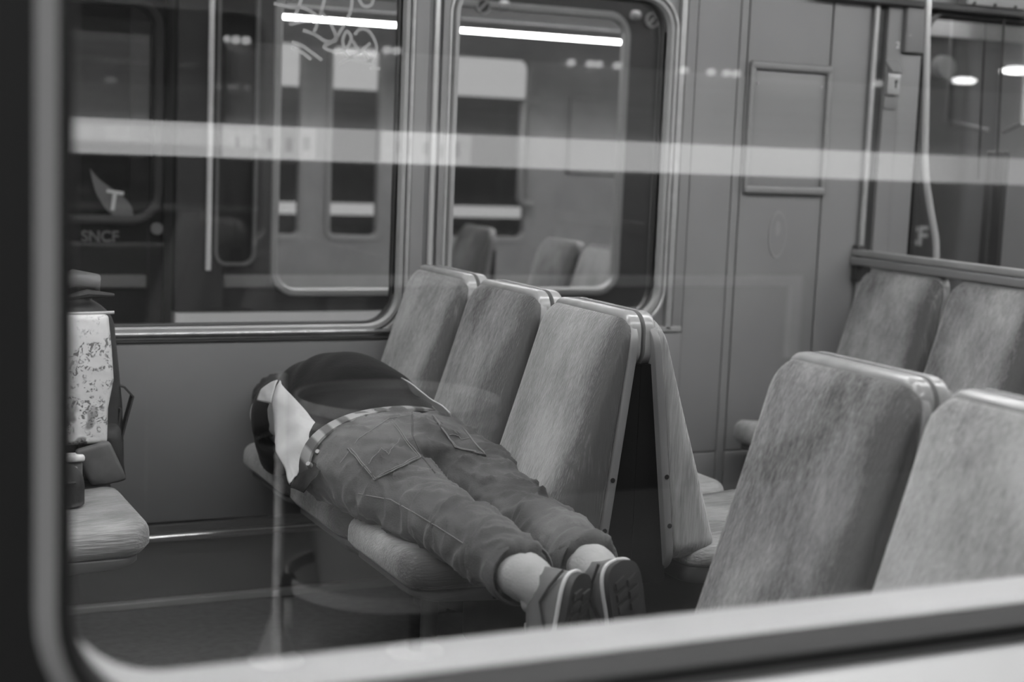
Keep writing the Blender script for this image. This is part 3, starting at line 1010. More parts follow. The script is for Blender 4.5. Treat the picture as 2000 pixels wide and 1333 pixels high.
o2.rotation_euler = (PI / 2, math.radians(8), 0)
o2 = text('lettering', 'SNCF', 'logo', (1.036, Y2 - 0.004, 0.918), 0.055, n2); o2.location = V(o2.location) + inv2
b = MB(); b.tube([(1.238, Y2 - 0.012, 0.95), (1.238, Y2, 0.95)], 0.022, 18); b.build('round_mark', 'logo', n2).location = inv2

# opposite platform behind the neighbouring train
o = box('wall_beyond', 'pw_dark', -4, 12, 9.8, 9.9, -1.0, 3.0); struct(o, 'dark station wall beyond the neighbouring train', 'wall')
for z0, z1, lb in ((1.63, 1.90, 'upper pale lit sign band beyond the neighbouring train'), (0.80, 0.875, 'lower pale lit strip beyond the neighbouring train')):
    o = box('sign_band', emit('far_sign_glow', 0.62), -4, 12, 9.74, 9.8, z0, z1); tag(o, lb, 'sign')  # bands glow by themselves in place of lamplight on white boards

# ------------------------------------------------------------------ platform behind the camera, seen mirrored in the near glass
o = box('platform_floor', 'pf', -6, 12, -3.2, YO - 0.06, -0.26, -0.20); struct(o, 'pale paved station platform beside the train', 'floor')
YP = -3.2
for nm, m, z0, z1, lb in (('wall_lower', 'pw_dark', -0.2, 1.205, 'dark lower part of the platform wall, mirrored in the glass'), ('wall_middle', 'pw_light', 1.205, 1.652, 'tiled strip of the platform wall around the lit band'), ('wall_upper', 'pw_dark', 1.652, 3.4, 'dark upper part of the platform wall')):
    o = box(nm, m, -6, 12, YP - 0.1, YP, z0, z1); struct(o, lb, 'wall')
o = box('ceiling_platform', 'pw_dark', -6, 12, YP, YO - 0.3, 3.1, 3.2); struct(o, 'dark ceiling over the platform', 'ceiling')
lb_ = empty('lit_band', (3.0, YP, 1.21)); tag(lb_, 'backlit white band along the platform wall, mirrored across the whole window', 'sign')
inv = V((-3.0, -YP, -1.21))
b = MB(); b.rbox(-2.5, 9.0, YP + 0.0, YP + 0.05, 1.212, 1.340, 0.008); b.build('diffuser', 'band', lb_).location = inv
for x0, x1 in ((1.52, 1.885), (2.16, 2.545)):
    b = MB(); b.rbox(x0, x1, YP + 0.045, YP + 0.054, 1.216, 1.336, 0.003); b.build('poster', 'band2', lb_).location = inv
    b = MB(); b.rbox(x0 - 0.03, x0 - 0.008, YP + 0.045, YP + 0.054, 1.216, 1.336, 0.003); b.build('divider', 'band4', lb_).location = inv
    for k in range(5):
        xx = x0 + 0.05 + 0.065 * k + random.uniform(-0.01, 0.01)
        b = MB(); b.rbox(xx, xx + random.uniform(0.012, 0.03), YP + 0.05, YP + 0.057, 1.24 + random.uniform(0, 0.02), 1.29 + random.uniform(0, 0.03), 0.002); b.build('print', 'band3', lb_).location = inv
o = box('pilaster', 'pw_dark', 1.25, 1.53, YP, YP + 0.04, -0.2, 3.1); tag(o, 'shallow dark pilaster of the platform wall behind the lit band', 'pilaster')
for x0, x1, lb in ((-2.0, 1.245, 'pale wall rail on the platform, left of the pilaster'), (1.535, 4.18, 'pale wall rail on the platform, right of the pilaster')):
    b = MB(); b.rbox(x0, x1, YP, YP + 0.03, 0.715, 0.763, 0.008); o = b.build('wall_rail', 'white_lit'); tag(o, lb, 'rail')
b = MB(); b.rbox(4.18, 4.25, YP, YP + 0.03, 0.38, 0.763, 0.008); o = b.build('wall_post', 'white_lit'); tag(o, 'short pale upright ending the platform wall rail', 'post')
for k, x in enumerate((1.53, 1.57, 1.61, 2.18, 2.22, 3.0, 3.09, 3.13, 3.22, 3.55, 3.69, 3.77, 3.82, 4.6)):
    b = MB(); b.rbox(x - 0.016, x + 0.016, YP, YP + 0.045, 1.640, 1.672, 0.0155, 4); o = b.build('wall_spot', 'spot')
    tag(o, 'small round spot lamp in the row along the platform wall', 'lamp', 'row of small spot lamps on the platform wall')
for x, z, s, lb in ((4.42, 1.642, 1.0, 'saucer lamp mirrored beside the grab pole'), (4.70, 1.700, 1.25, 'larger saucer lamp mirrored at the right picture edge')):
    p = empty('pendant_lamp', (x, -2.4, z)); tag(p, lb, 'lamp')
    b = MB(); b.tube([(0, 0, -0.012 * s), (0, 0, 0.004 * s), (0, 0, 0.014 * s)], [0.036 * s, 0.052 * s, 0.03 * s], 24); b.build('diffuser', 'pend', p)
    b = MB(); b.tube([(0, 0, 0.015 * s), (0, 0, 0.05 * s)], [0.05 * s, 0.012 * s], 24); b.build('shade', 'dark', p)
    b = MB(); b.tube([(0, 0, 0.05 * s), (0, 0, 3.1 - z)], 0.005, 8); b.build('stem', 'dark', p)
pl = empty('platform_lamp', (-3.2, -0.7, 3.05)); tag(pl, 'long lamp strip under the platform ceiling', 'lamp')
b = MB(); b.rbox(-3, 3, -0.15, 0.15, -0.05, -0.01, 0.012); b.build('diffuser', emit('platform_lamp_glow', PLATFORM_LAMP), pl)
b = MB(); b.box(-3.1, 3.1, -0.18, 0.18, -0.012, 0.02); b.build('housing', 'dark', pl)

tl = empty('track_lamp', (3.0, 4.9, 3.1)); tag(tl, 'lamp strip hung high between the two trains', 'lamp')  # added unseen lamp strip that brightens the neighbouring train's side
b = MB(); b.rbox(-4, 4, -0.06, 0.06, -0.05, -0.01, 0.012); b.build('diffuser', emit('track_lamp_glow', 28.0), tl)
b = MB(); b.box(-4.1, 4.1, -0.09, 0.09, -0.012, 0.02); b.build('housing', 'dark', tl)

# bin stand: pole, two hoops and a clear bag
bn = empty('bin_stand', (1.62, -1.52, -0.2)); tag(bn, 'platform bin stand with a clear bag between two hoops, mirrored in the glass', 'bin')


def hoop(name, z0, z1, r, m):
    b_ = MB()
    ang = [2 * PI * k / 40 for k in range(40)]
    b_.loft([[V((math.cos(a) * rr, math.sin(a) * rr, zz)) for a in ang] for rr, zz in ((r, z0), (r, z1), (r - 0.008, z1), (r - 0.008, z0))], cap=False, loop=True)
    return b_.build(name, m, bn)


b = MB(); b.tube([(-0.35, 0, 0), (-0.35, 0, 0.84)], 0.014, 14); b.build('pole', 'steel', bn)
for a in (0, PI / 2, PI, 3 * PI / 2):
    c_, s_ = math.cos(a), math.sin(a)
    b = MB(); t_ = V((-s_, c_, 0)) * 0.003; o_ = V((-0.35, 0, 0)); d_ = V((c_, s_, 0))
    tri = [o_ + d_ * 0.012, o_ + d_ * 0.065, o_ + d_ * 0.012 + V((0, 0, 0.15))]
    b.loft([[p + t_ for p in tri], [p - t_ for p in tri]], cap=True); b.build('gusset', 'steel', bn, smooth=False)
b = MB(); b.tube([(-0.35, 0, 0), (-0.35, 0, 0.008)], 0.08, 24); b.build('base_plate', 'steel', bn)
hoop('lower_hoop', 0.205, 0.245, 0.315, 'hoop')
hoop('upper_hoop', 0.735, 0.765, 0.30, 'hoop')
hoop('lid_ring', 0.69, 0.71, 0.295, 'hoop')
b = MB(); b.rbox(-0.345, -0.30, -0.02, 0.02, 0.195, 0.255, 0.004); b.build('clamp', 'dark', bn)
b = MB(); b.rbox(-0.33, -0.305, -0.012, 0.012, 0.10, 0.19, 0.004); b.build('latch', 'steel', bn)
b = MB()
rings = []
for i in range(9):
    t = i / 8
    r = 0.285 - 0.075 * t
    z = 0.74 - 0.56 * t
    rings.append([V((math.cos(a) * r * (1 + 0.03 * math.sin(7 * a + 3 * t)), math.sin(a) * r * (1 + 0.03 * math.sin(5 * a)), z)) for a in [2 * PI * k / 40 for k in range(40)]])
b.loft(rings, cap=False); b.build('clear_bag', 'bag_film', bn)
b = MB(); b.tube([(0.06, 0.05, 0), (0.06, 0.05, 0.55)], 0.02, 14); b.build('rear_post', 'dark', bn)
b = MB(); b.tube([(0.06, 0.05, 0), (0.06, 0.05, 0.008)], 0.085, 24); b.build('rear_base', 'steel', bn)

# ------------------------------------------------------------------ person lying face down on the bench
def ring_e(c, axis, hw, hh, n=28, side=None, ex=2.0, tilt=0.0):
    """ellipse ring round axis; hw sideways, hh upwards"""
    c = V(c); ax = V(axis).normalized()
    sd = V(side) if side else ax.cross(V((0, 0, 1)))
    sd = (sd - ax * sd.dot(ax)).normalized()
    up = sd.cross(ax).normalized()
    if up.z < 0:
        up = -up
    pts = []
    for k in range(n):
        a = 2 * PI * k / n
        ca, sa = math.cos(a), math.sin(a)
        ca = math.copysign(abs(ca) ** (2 / ex), ca); sa = math.copysign(abs(sa) ** (2 / ex), sa)
        pts.append(c + sd * hw * ca + up * hh * sa)
    return pts


def limb(b, stations, n=28, ex=2.0, sub=4):
    """stations: (centre, half width, half height); smooth loft through them"""
    cs = [V(s[0]) for s in stations]
    out = []
    m = len(stations)
    for i in range(m - 1):
        for k in range(sub if i < m - 2 else sub + 1):
            t = k / sub
            p0, p1, p2, p3 = cs[max(i - 1, 0)], cs[i], cs[i + 1], cs[min(i + 2, m - 1)]
            p = 0.5 * ((2 * p1) + (p2 - p0) * t + (2 * p0 - 5 * p1 + 4 * p2 - p3) * t * t + (3 * p1 - p0 - 3 * p2 + p3) * t ** 3)
            tt = t * t * (3 - 2 * t)
            hw = stations[i][1] * (1 - tt) + stations[i + 1][1] * tt
            hh = stations[i][2] * (1 - tt) + stations[i + 1][2] * tt
            out.append((p, hw, hh))
    rings = []
    for i, (p, hw, hh) in enumerate(out):
        d = out[min(i + 1, len(out) - 1)][0] - out[max(i - 1, 0)][0]
        sd = None
        if abs(d.normalized().z) > 0.9:
            sd = V((1, 0, 0))
        rings.append(ring_e(p, d, hw, hh, n, sd, ex))
    b.loft(rings, cap=True)
    return out


def fuse(b, name, m, parent, voxel=0.008, smooth_it=4, disp=None):
    """join overlapping closed shapes into one continuous skin"""
    o = b.build(name + '_raw', m)
    md = o.modifiers.new('r', 'REMESH'); md.mode = 'VOXEL'; md.voxel_size = voxel
    ms = o.modifiers.new('s', 'SMOOTH'); ms.iterations = smooth_it; ms.factor = 0.5
    dg = bpy.context.evaluated_depsgraph_get()
    me = bpy.data.meshes.new_from_object(o.evaluated_get(dg))
    raw = o.data
    bpy.data.objects.remove(o); bpy.data.meshes.remove(raw)
    if disp:
        ns = [v.normal.copy() for v in me.vertices]
        for v, nn in zip(me.vertices, ns):
            v.co += nn * disp(v.co)
    for p in me.polygons:
        p.use_smooth = True
    me.name = name
    me.materials.clear(); me.materials.append(M[m])
    o = bpy.data.objects.new(name, me); COL.objects.link(o)
    o.parent = parent
    return o


pe = empty('person', (1.28, 3.2, 0.455))
tag(pe, 'person lying face down across the bench in black sweater and jeans, feet to the aisle', 'person')
PINV = V((-1.28, -3.2, -0.455))


def pp_(o):
    o.location = PINV
    return o


# body under the clothes: one continuous skin
b = MB()
limb(b, [((1.275, 3.18, 0.555), 0.15, 0.085), ((1.27, 3.38, 0.565), 0.14, 0.085), ((1.25, 3.60, 0.600), 0.155, 0.11), ((1.235, 3.78, 0.59), 0.16, 0.095), ((1.235, 3.86, 0.565), 0.07, 0.06), ((1.235, 3.93, 0.548), 0.055, 0.055)])
# head face down, cheek to the cushion, with nose, ears and brow
limb(b, [((1.235, 3.90, 0.545), 0.055, 0.06), ((1.235, 3.95, 0.545), 0.072, 0.082), ((1.235, 4.02, 0.55), 0.074, 0.088), ((1.235, 4.075, 0.55), 0.055, 0.065), ((1.235, 4.095, 0.55), 0.02, 0.025)])
limb(b, [((1.235, 3.985, 0.48), 0.012, 0.012), ((1.235, 3.98, 0.458), 0.013, 0.010)], 10)
for sg in (-1, 1):
    b.rbox(1.235 + sg * 0.074 - 0.008, 1.235 + sg * 0.074 + 0.008, 3.975, 4.015, 0.52, 0.575, 0.008)
for sg, hip in ((-1, 1.18), (1, 1.38)):
    kn = 1.245 if sg < 0 else 1.418
    an = 1.243 if sg < 0 else 1.388
    limb(b, [((hip, 3.24, 0.555), 0.075, 0.075), ((kn - 0.01, 2.95, 0.52), 0.052, 0.05), ((kn, 2.78, 0.508), 0.046, 0.044), ((an, 2.56, 0.508), 0.034, 0.034), ((an, 2.47, 0.505), 0.032, 0.036), ((an, 2.435, 0.46), 0.030, 0.026), ((1.238 if sg < 0 else 1.397, 2.398 if sg < 0 else 2.412, 0.37), 0.024, 0.020), ((1.230 if sg < 0 else 1.402, 2.394 if sg < 0 else 2.405, 0.33), 0.018, 0.014)])
# arms: left one bent in front of the bench, both hands under the head
for sg in (-1, 1):
    sh = (1.245 + sg * 0.11, 3.80, 0.59)
    el = (1.14, 3.70, 0.535) if sg < 0 else (1.43, 3.78, 0.53)
    wr = (1.18, 3.89, 0.487) if sg < 0 else (1.34, 3.95, 0.485)
    limb(b, [(sh, 0.048, 0.048), (el, 0.040, 0.040), (wr, 0.027, 0.024)])
    d = (V((1.235, 4.03, 0.472)) - V(wr)).normalized()
    sd = d.cross(V((0, 0, 1))).normalized()
    pm = V(wr) + d * 0.06
    limb(b, [(wr, 0.027, 0.02), (tuple(pm), 0.036, 0.013)], 16)
    for k, (off, ln) in enumerate(((-0.028, 0.055), (-0.010, 0.068), (0.009, 0.064), (0.027, 0.050))):
        q = pm + sd * off
        limb(b, [(tuple(q), 0.0085, 0.0085), (tuple(q + d * ln * 0.55), 0.008, 0.008), (tuple(q + d * ln - V((0, 0, 0.006))), 0.0065, 0.0065)], 10)
    q = V(wr) + d * 0.02 + sd * 0.024 * sg
    limb(b, [(tuple(q), 0.010, 0.010), (tuple(q + d * 0.03 + sd * 0.024 * sg), 0.009, 0.009), (tuple(q + d * 0.055 + sd * 0.026 * sg), 0.007, 0.007)], 10)
pp_(fuse(b, 'body', 'skin', pe, 0.007, 3))
b = MB()
limb(b, [((1.235, 3.945, 0.572), 0.066, 0.066), ((1.235, 3.985, 0.572), 0.082, 0.083), ((1.235, 4.045, 0.566), 0.078, 0.088), ((1.235, 4.095, 0.558), 0.04, 0.055)])
pp_(fuse(b, 'hair', 'hair', pe, 0.008, 3, lambda p: 0.006 * noise.noise(p * 60)))

# jeans
def denim_folds(p):
    w1 = V((0.05 * noise.noise(p * 8), 0.05 * noise.noise(p * 8 + V((5, 1, 2))), 0))
    q = p + w1
    d = 0.0
    g = math.exp(-((p.y - 2.90) / 0.06) ** 2) * (0.4 + noise.noise(p * 7 + V((3, 3, 3))))
    d += 0.007 * g * math.sin((q.y + (q.x - 1.3) * 0.5) * 150)
    g2 = math.exp(-((p.y - 3.085) / 0.05) ** 2) * (0.5 + noise.noise(p * 6))
    d += 0.010 * g2 * math.sin((q.y + 0.25 * (q.x - 1.28)) * 95 + 0.8)
    d += 0.010 * noise.noise(V((p.x * 11, p.y * 10, p.z * 11))) + 0.005 * noise.noise(V((p.x * 18 + p.y * 14, p.y * 26 - p.x * 8, p.z * 20)))
    d += 0.0025 * noise.noise(V((p.x * 50, p.y * 30, p.z * 50)))
    # sharp creases running aslant over thighs and knees
    r1 = 1 - 4.0 * abs(noise.noise(V((q.x * 9 + q.y * 5, q.y * 13 - q.x * 6, q.z * 6))))
    d += 0.0085 * max(0.0, r1) ** 2
    r2 = 1 - 4.0 * abs(noise.noise(V((q.x * 16 - q.y * 9, q.y * 18 + q.x * 8, q.z * 10 + 4))))
    d += 0.005 * max(0.0, r2) ** 2
    return d


WAX = V((-0.26, 0.96, 0.06)).normalized()
b = MB()
limb(b, [((1.30, 3.12, 0.545), 0.170, 0.085), ((1.29, 3.19, 0.560), 0.205, 0.110), ((1.285, 3.27, 0.562), 0.220, 0.112), ((1.277, 3.315, 0.562), 0.222, 0.106)], 40, 2.3)
limb(b, [((1.185, 3.25, 0.555), 0.105, 0.098), ((1.205, 3.12, 0.545), 0.100, 0.090), ((1.235, 2.97, 0.524), 0.082, 0.072), ((1.25, 2.84, 0.515), 0.070, 0.064), ((1.252, 2.70, 0.512), 0.066, 0.060), ((1.248, 2.58, 0.510), 0.060, 0.057), ((1.240, 2.50, 0.508), 0.060, 0.057)], 32, 2.1)
limb(b, [((1.385, 3.25, 0.560), 0.105, 0.095), ((1.405, 3.12, 0.548), 0.090, 0.088), ((1.415, 2.97, 0.526), 0.076, 0.070), ((1.42, 2.84, 0.516), 0.068, 0.062), ((1.415, 2.72, 0.512), 0.064, 0.058), ((1.402, 2.60, 0.508), 0.060, 0.056), ((1.394, 2.525, 0.507), 0.060, 0.056)], 32, 2.1)
jeans = pp_(fuse(b, 'jeans', 'denim', pe, 0.0065, 4, denim_folds))
# turned cuffs
for c, r in (((1.240, 2.500, 0.508), 0.062), ((1.394, 2.525, 0.507), 0.062)):
    b = MB()
    b.loft([ring_e((c[0], c[1] + dy, c[2]), (0, 1, 0), r + o_, r - 0.004 + o_) for dy, o_ in ((0.0, -0.004), (-0.004, 0.001), (0.0, 0.004), (0.028, 0.004), (0.030, 0.0))], cap=False)
    b.build('cuff', 'denim', jeans)
# woven belt round the waist
b = MB()
axis = V((-0.30, 0.95, 0.02)).normalized()
prof = []
for dy, o_ in ((-0.018, 0.0), (-0.018, 0.006), (0.0, 0.008), (0.018, 0.006), (0.018, 0.0)):
    prof.append(ring_e(V((1.277, 3.312, 0.566)) + axis * dy, axis, 0.231 + o_, 0.109 + o_, 64, None, 2.3))
b.loft(prof, cap=False)
belt = b.build('belt', 'belt', jeans)
uvl = belt.data.uv_layers.new(name='UVMap')
for lp_ in belt.data.loops:
    co = belt.data.vertices[lp_.vertex_index].co
    uvl.data[lp_.index].uv = ((co.x - 1.277) * 0.9 + (co.z - 0.56) * 0.5 * (1 if co.x < 1.2 else 0.2), co.y)
# side seam buttons
from mathutils.bvhtree import BVHTree
bv = BVHTree.FromPolygons([v.co.copy() for v in jeans.data.vertices], [tuple(p.vertices) for p in jeans.data.polygons])


def drop(x, y, z=1.2):
    h = bv.ray_cast(V((x, y, z)), V((0, 0, -1)))
    return (h[0], h[1]) if h[0] else (V((x, y, 0.6)), V((0, 0, 1)))


EYE = V((0, 0, 1.30))


def look(px, py):
    """point of the jeans seen at a place of the photograph, with its normal"""
    d = FW + RT * ((px - 1000) / 3000.0) - UP * ((py - 666.5) / 3000.0)
    h = bv.ray_cast(EYE, d.normalized())
    if h[0] is None:
        h = bv.find_nearest(EYE + d * 3.3)
    return h[0], h[1]


def stitched(name, pts, r, m, lift=0.0015, par=None):
    out = []
    for i in range(len(pts) - 1):
        a, c = V((*pts[i], 0)), V((*pts[i + 1], 0))
        for k in range(8):
            q = a.lerp(c, k / 8); h = look(q.x, q.y); out.append(h[0] + h[1] * lift)
    h = look(*pts[-1]); out.append(h[0] + h[1] * lift)
    b_ = MB(); b_.tube(out, r, 6)
    return b_.build(name, m, par or jeans)


def pocket(quad):
    """patch pocket draped on the jeans, with stitching"""
    A, B_, C_, D_ = [V((*p, 0)) for p in quad]
    n = 14
    top, low = [], []
    for i in range(n + 1):
        row, row2 = [], []
        for j in range(n + 1):
            q = A.lerp(B_, i / n).lerp(D_.lerp(C_, i / n), j / n)
            h = look(q.x, q.y)
            row.append(h[0] + h[1] * 0.004); row2.append(h[0] - h[1] * 0.003)
        top.append(row); low.append(row2)
    rim = lambda g: g[0][:-1] + [r[-1] for r in g[:-1]] + list(reversed(g[-1][1:])) + [r[0] for r in reversed(g[1:])]
    b_ = MB()
    b_.loft(top, cap=False, closed_ring=False)
    b_.loft([rim(top), rim(low)], cap=False)
    po = b_.build('pocket', 'denim', jeans)
    cen = (A + B_ + C_ + D_) / 4
    for ins in (0.10, 0.03):
        stitched('stitching', [tuple(p.lerp(cen, ins)[:2]) for p in (B_, C_, D_, A)], 0.0011, 'thread', 0.0055)
    mid = [tuple(p[:2]) for p in (D_.lerp(A, .4).lerp(cen, .25), cen.lerp(A.lerp(B_, .5), .15), cen.lerp(D_.lerp(C_, .5), .20), B_.lerp(C_, .4).lerp(cen, .2))]
    stitched('stitching', mid, 0.0011, 'thread', 0.0055)


pocket([(678, 878), (768, 822), (822, 897), (733, 940)])
pocket([(843, 814), (902, 838), (950, 893), (888, 876)])
stitched('seam', [(805, 806), (806, 850), (826, 895), (850, 925)], 0.002, 'denim_dk', 0.0002)
stitched('yoke_seam', [(665, 905), (700, 858), (760, 818), (800, 812)], 0.0012, 'thread', 0.001)
stitched('side_seam', [(700, 965), (764, 977), (805, 1000), (850, 1027), (905, 1062)], 0.0012, 'thread', 0.0006)

# sweater
def knit_folds(p):
    s = math.sin((p.x * 0.8 - p.y * 0.75 + p.z * 0.3) * 75 + 3.5 * noise.noise(p * 5))
    return 0.003 * s * (0.5 + noise.noise(p * 4)) + 0.007 * noise.noise(p * 7)


b = MB()
limb(b, [((1.275, 3.335, 0.570), 0.205, 0.098), ((1.275, 3.42, 0.585), 0.195, 0.112), ((1.285, 3.55, 0.610), 0.180, 0.138), ((1.290, 3.67, 0.618), 0.175, 0.145), ((1.275, 3.78, 0.595), 0.175, 0.128), ((1.255, 3.86, 0.565), 0.13, 0.09), ((1.245, 3.90, 0.555), 0.075, 0.07)], 40, 2.15)
limb(b, [((1.18, 3.80, 0.605), 0.080, 0.080), ((1.145, 3.72, 0.585), 0.076, 0.084), ((1.135, 3.68, 0.545), 0.072, 0.070), ((1.14, 3.70, 0.500), 0.060, 0.056), ((1.16, 3.80, 0.490), 0.048, 0.044), ((1.17, 3.88, 0.487), 0.040, 0.034)], 24)
limb(b, [((1.38, 3.80, 0.590), 0.07, 0.07), ((1.425, 3.79, 0.535), 0.055, 0.055), ((1.355, 3.93, 0.488), 0.038, 0.034)], 24)
sw = pp_(fuse(b, 'sweater', 'sweater', pe, 0.0075, 5, knit_folds))
# hanging dark hem with press studs
bvs = BVHTree.FromPolygons([v.co.copy() for v in sw.data.vertices], [tuple(p.vertices) for p in sw.data.polygons])


def at_px(px, py, y):
    d = FW + RT * ((px - 1000) / 3000.0) - UP * ((py - 666.5) / 3000.0)
    return EYE + d * (y / d.y)


def patch(name, m, A, B_, C_, D_, n=18, bulge=0.03, dirn=V((-0.6, -0.5, 0.6)), thick=0.003, fold=0.004, hem=0.0, parent=None, near=0.978):
    """cloth patch between four corners, bulged, folded and with thickness"""
    A, B_, C_, D_ = [EYE + (V(p) - EYE) * near for p in (A, B_, C_, D_)]
    dn = dirn.normalized()
    rows = []
    for i in range(n + 1):
        row = []
        for j in range(n + 1):
            u, v = i / n, j / n
            p = A.lerp(B_, u).lerp(D_.lerp(C_, u), v)
            p = p + dn * bulge * (4 * u * (1 - u) * 0.6 + 4 * v * (1 - v) * 0.4)
            p = p + dn * fold * (math.sin(u * 9 + v * 5 + 2.2 * noise.noise(p * 11)) + noise.noise(p * 22))
            if hem:
                p = p + dn * hem * math.sin(v * 60) * max(0, u - 0.8) * 5
            row.append(p)
        rows.append(row)
    b_ = MB()
    b_.loft(rows, cap=False, closed_ring=False)
    o = b_.build(name, m, parent, angle=80)
    md = o.modifiers.new('thickness', 'SOLIDIFY'); md.thickness = thick; md.offset = -1
    return o


sh_ = empty('shirt_tail'); sh_.parent = pe; sh_.location = PINV
patch('cloth', 'shirt', at_px(543, 740, 3.66), at_px(640, 850, 3.40), at_px(569, 950, 3.32), at_px(533, 840, 3.56), 26, 0.024, V((-0.65, -0.55, 0.45)), fold=0.0085, hem=0.003, parent=sh_)
patch('cuff_edge', 'shirt', at_px(541, 742, 3.68), at_px(531, 790, 3.64), at_px(502, 783, 3.72), at_px(514, 757, 3.76), 10, 0.010, V((-0.6, -0.5, 0.4)), fold=0.001, parent=sh_)
patch('side_edge', 'shirt', (1.405, 3.56, 0.712), (1.455, 3.36, 0.655), (1.475, 3.37, 0.625), (1.435, 3.55, 0.675), 12, 0.006, V((0.5, -0.4, 0.6)), fold=0.002, parent=sh_, near=0.968)
hm = patch('dark_hem', 'sweater', at_px(636, 853, 3.40), at_px(668, 866, 3.30), at_px(592, 962, 3.22), at_px(566, 952, 3.32), 12, 0.010, V((-0.6, -0.55, 0.5)), fold=0.001, parent=pe)
hm.location = PINV
for q in [EYE + (at_px(x_, y_, Y_) - EYE) * 0.970 for x_, y_, Y_ in ((623, 886, 3.33), (605, 910, 3.30))]:
    b = MB(); q = V(q); d = V((-0.55, -0.62, 0.55)).normalized(); b.tube([q, q + d * 0.012], [0.0075, 0.005], 12); b.build('stud', 'stud', hm)

# socks and shoes
def shoe(ankle, toe_dir, sole_n, nm):
    """foot hanging over the bench end: toe_dir along the sole, sole_n out of the sole"""
    t = empty(nm); t.parent = pe
    L_ = V(toe_dir).normalized(); S_ = V(sole_n); S_ = (S_ - L_ * S_.dot(L_)).normalized(); W_ = L_.cross(S_).normalized()
    H = V(ankle) + S_ * 0.055 - L_ * 0.045      # heel end of the sole

    def P(l, w_, s):
        return H + L_ * l * 1.08 + W_ * w_ * 1.22 + S_ * s * 1.1
    out = []
    prof_ = [(0.0, 0.0), (0.004, 0.018), (0.016, 0.029), (0.04, 0.034), (0.09, 0.033), (0.13, 0.036), (0.18, 0.045), (0.215, 0.043), (0.245, 0.032), (0.262, 0.016), (0.267, 0.0)]
    for l, w_ in prof_:
        out.append((l, w_))
    for l, w_ in reversed(prof_[1:-1]):
        out.append((l, -w_ * (0.90 if l > 0.15 else 1)))
    sp_ = smooth_path(out + [out[0]], 3)[:-1]
    out = [(p.x, p.z) for p in sp_]
    b_ = MB(); b_.loft([[P(l, w_, s) for l, w_ in out] for s in (0.0, 0.018)], cap=True)
    so = b_.build('sole', 'sole', t, angle=30)
    # tread lugs
    for l in (0.03, 0.05, 0.07, 0.13, 0.15, 0.17, 0.19, 0.21, 0.23):
        for sg in (-1, 1):
            ww = 0.012 if l < 0.1 else 0.017
            b_ = MB(); c0 = ww * 1.05 * sg
            vs = [P(l + dl + (0.006 * abs(dw + ww) / ww), c0 + dw, ds) for ds in (0.018, 0.023) for dl, dw in ((-0.006, -ww * .8), (0.006, -ww * .8), (0.006, ww * .8), (-0.006, ww * .8))]
            b_.add(vs, [(0, 1, 2, 3), (4, 7, 6, 5), (0, 4, 5, 1), (1, 5, 6, 2), (2, 6, 7, 3), (3, 7, 4, 0)])
            b_.build('tread_lug', 'sole', t, smooth=False)
    b_ = MB(); rim = [P(l, w_ * 1.03, 0.002) for l, w_ in out]; b_.tube(rim + [rim[0]], 0.0042, 8, cap=False); b_.build('welt', 'welt', t)
    # upper
    rings_ = []
    for l, hh in ((0.004, 0.055), (0.02, 0.072), (0.05, 0.076), (0.085, 0.072), (0.12, 0.064), (0.16, 0.055), (0.20, 0.047), (0.235, 0.036), (0.258, 0.022)):
        i = min(range(len(prof_)), key=lambda k: abs(prof_[k][0] - l)); ww = prof_[i][1]
        r = []
        for k in range(20):
            a = PI * k / 19
            r.append(P(l, ww * 1.0 * math.cos(a) ** 1 * (1 if math.cos(a) > 0 or l < .15 else .9), -hh * math.sin(a) ** 0.75))
        rings_.append(r)
    b_ = MB(); b_.loft(rings_, cap=True); up_ = b_.build('upper', 'shoe', t, angle=60)
    b_ = MB(); b_.tube([P(0.0, 0.031, -0.004), P(0.03, 0.036, -0.02), P(0.06, 0.037, -0.032), P(0.09, 0.036, -0.02), P(0.115, 0.036, -0.004)], 0.003, 6); b_.build('side_overlay', 'sole', t)
    t.location = PINV
    return t


def sock(pts, nm):
    b_ = MB(); limb(b_, pts, 24)
    o = b_.build(nm, 'sock', pe, angle=80); o.location = PINV
    return o


sock([((1.240, 2.55, 0.508), 0.050, 0.048), ((1.240, 2.48, 0.507), 0.047, 0.046), ((1.244, 2.44, 0.500), 0.040, 0.044), ((1.248, 2.42, 0.470), 0.028, 0.03)], 'sock')
sock([((1.396, 2.58, 0.507), 0.049, 0.047), ((1.394, 2.51, 0.507), 0.046, 0.045), ((1.388, 2.46, 0.500), 0.040, 0.044), ((1.384, 2.445, 0.470), 0.028, 0.03)], 'sock')
shoe((1.250, 2.425, 0.500), (-0.22, -0.10, -1.0), (0.55, -0.83, 0.0), 'shoe')
shoe((1.378, 2.450, 0.495), (0.12, -0.16, -1.0), (0.22, -0.97, 0.2), 'shoe')

# ------------------------------------------------------------------ bags on the left bench
def settle(root, k, zmin):
    """enlarge a bag and stand it further back on the bench"""
    for o in [c for c in root.children] + [g for c in root.children for g in c.children]:
        sh = root.location + o.location
        for v in o.data.vertices:
            p = EYE + (v.co + sh - EYE) * k
            p.z = max(p.z, zmin)
            v.co = p - sh


bp = empty('backpack', (0.50, 3.46, 0.46)); tag(bp, 'dark backpack standing on the left bench behind the printed bag', 'backpack')
binv = V((-0.50, -3.46, -0.46))


def bpart(o):
    o.location = binv
    return o


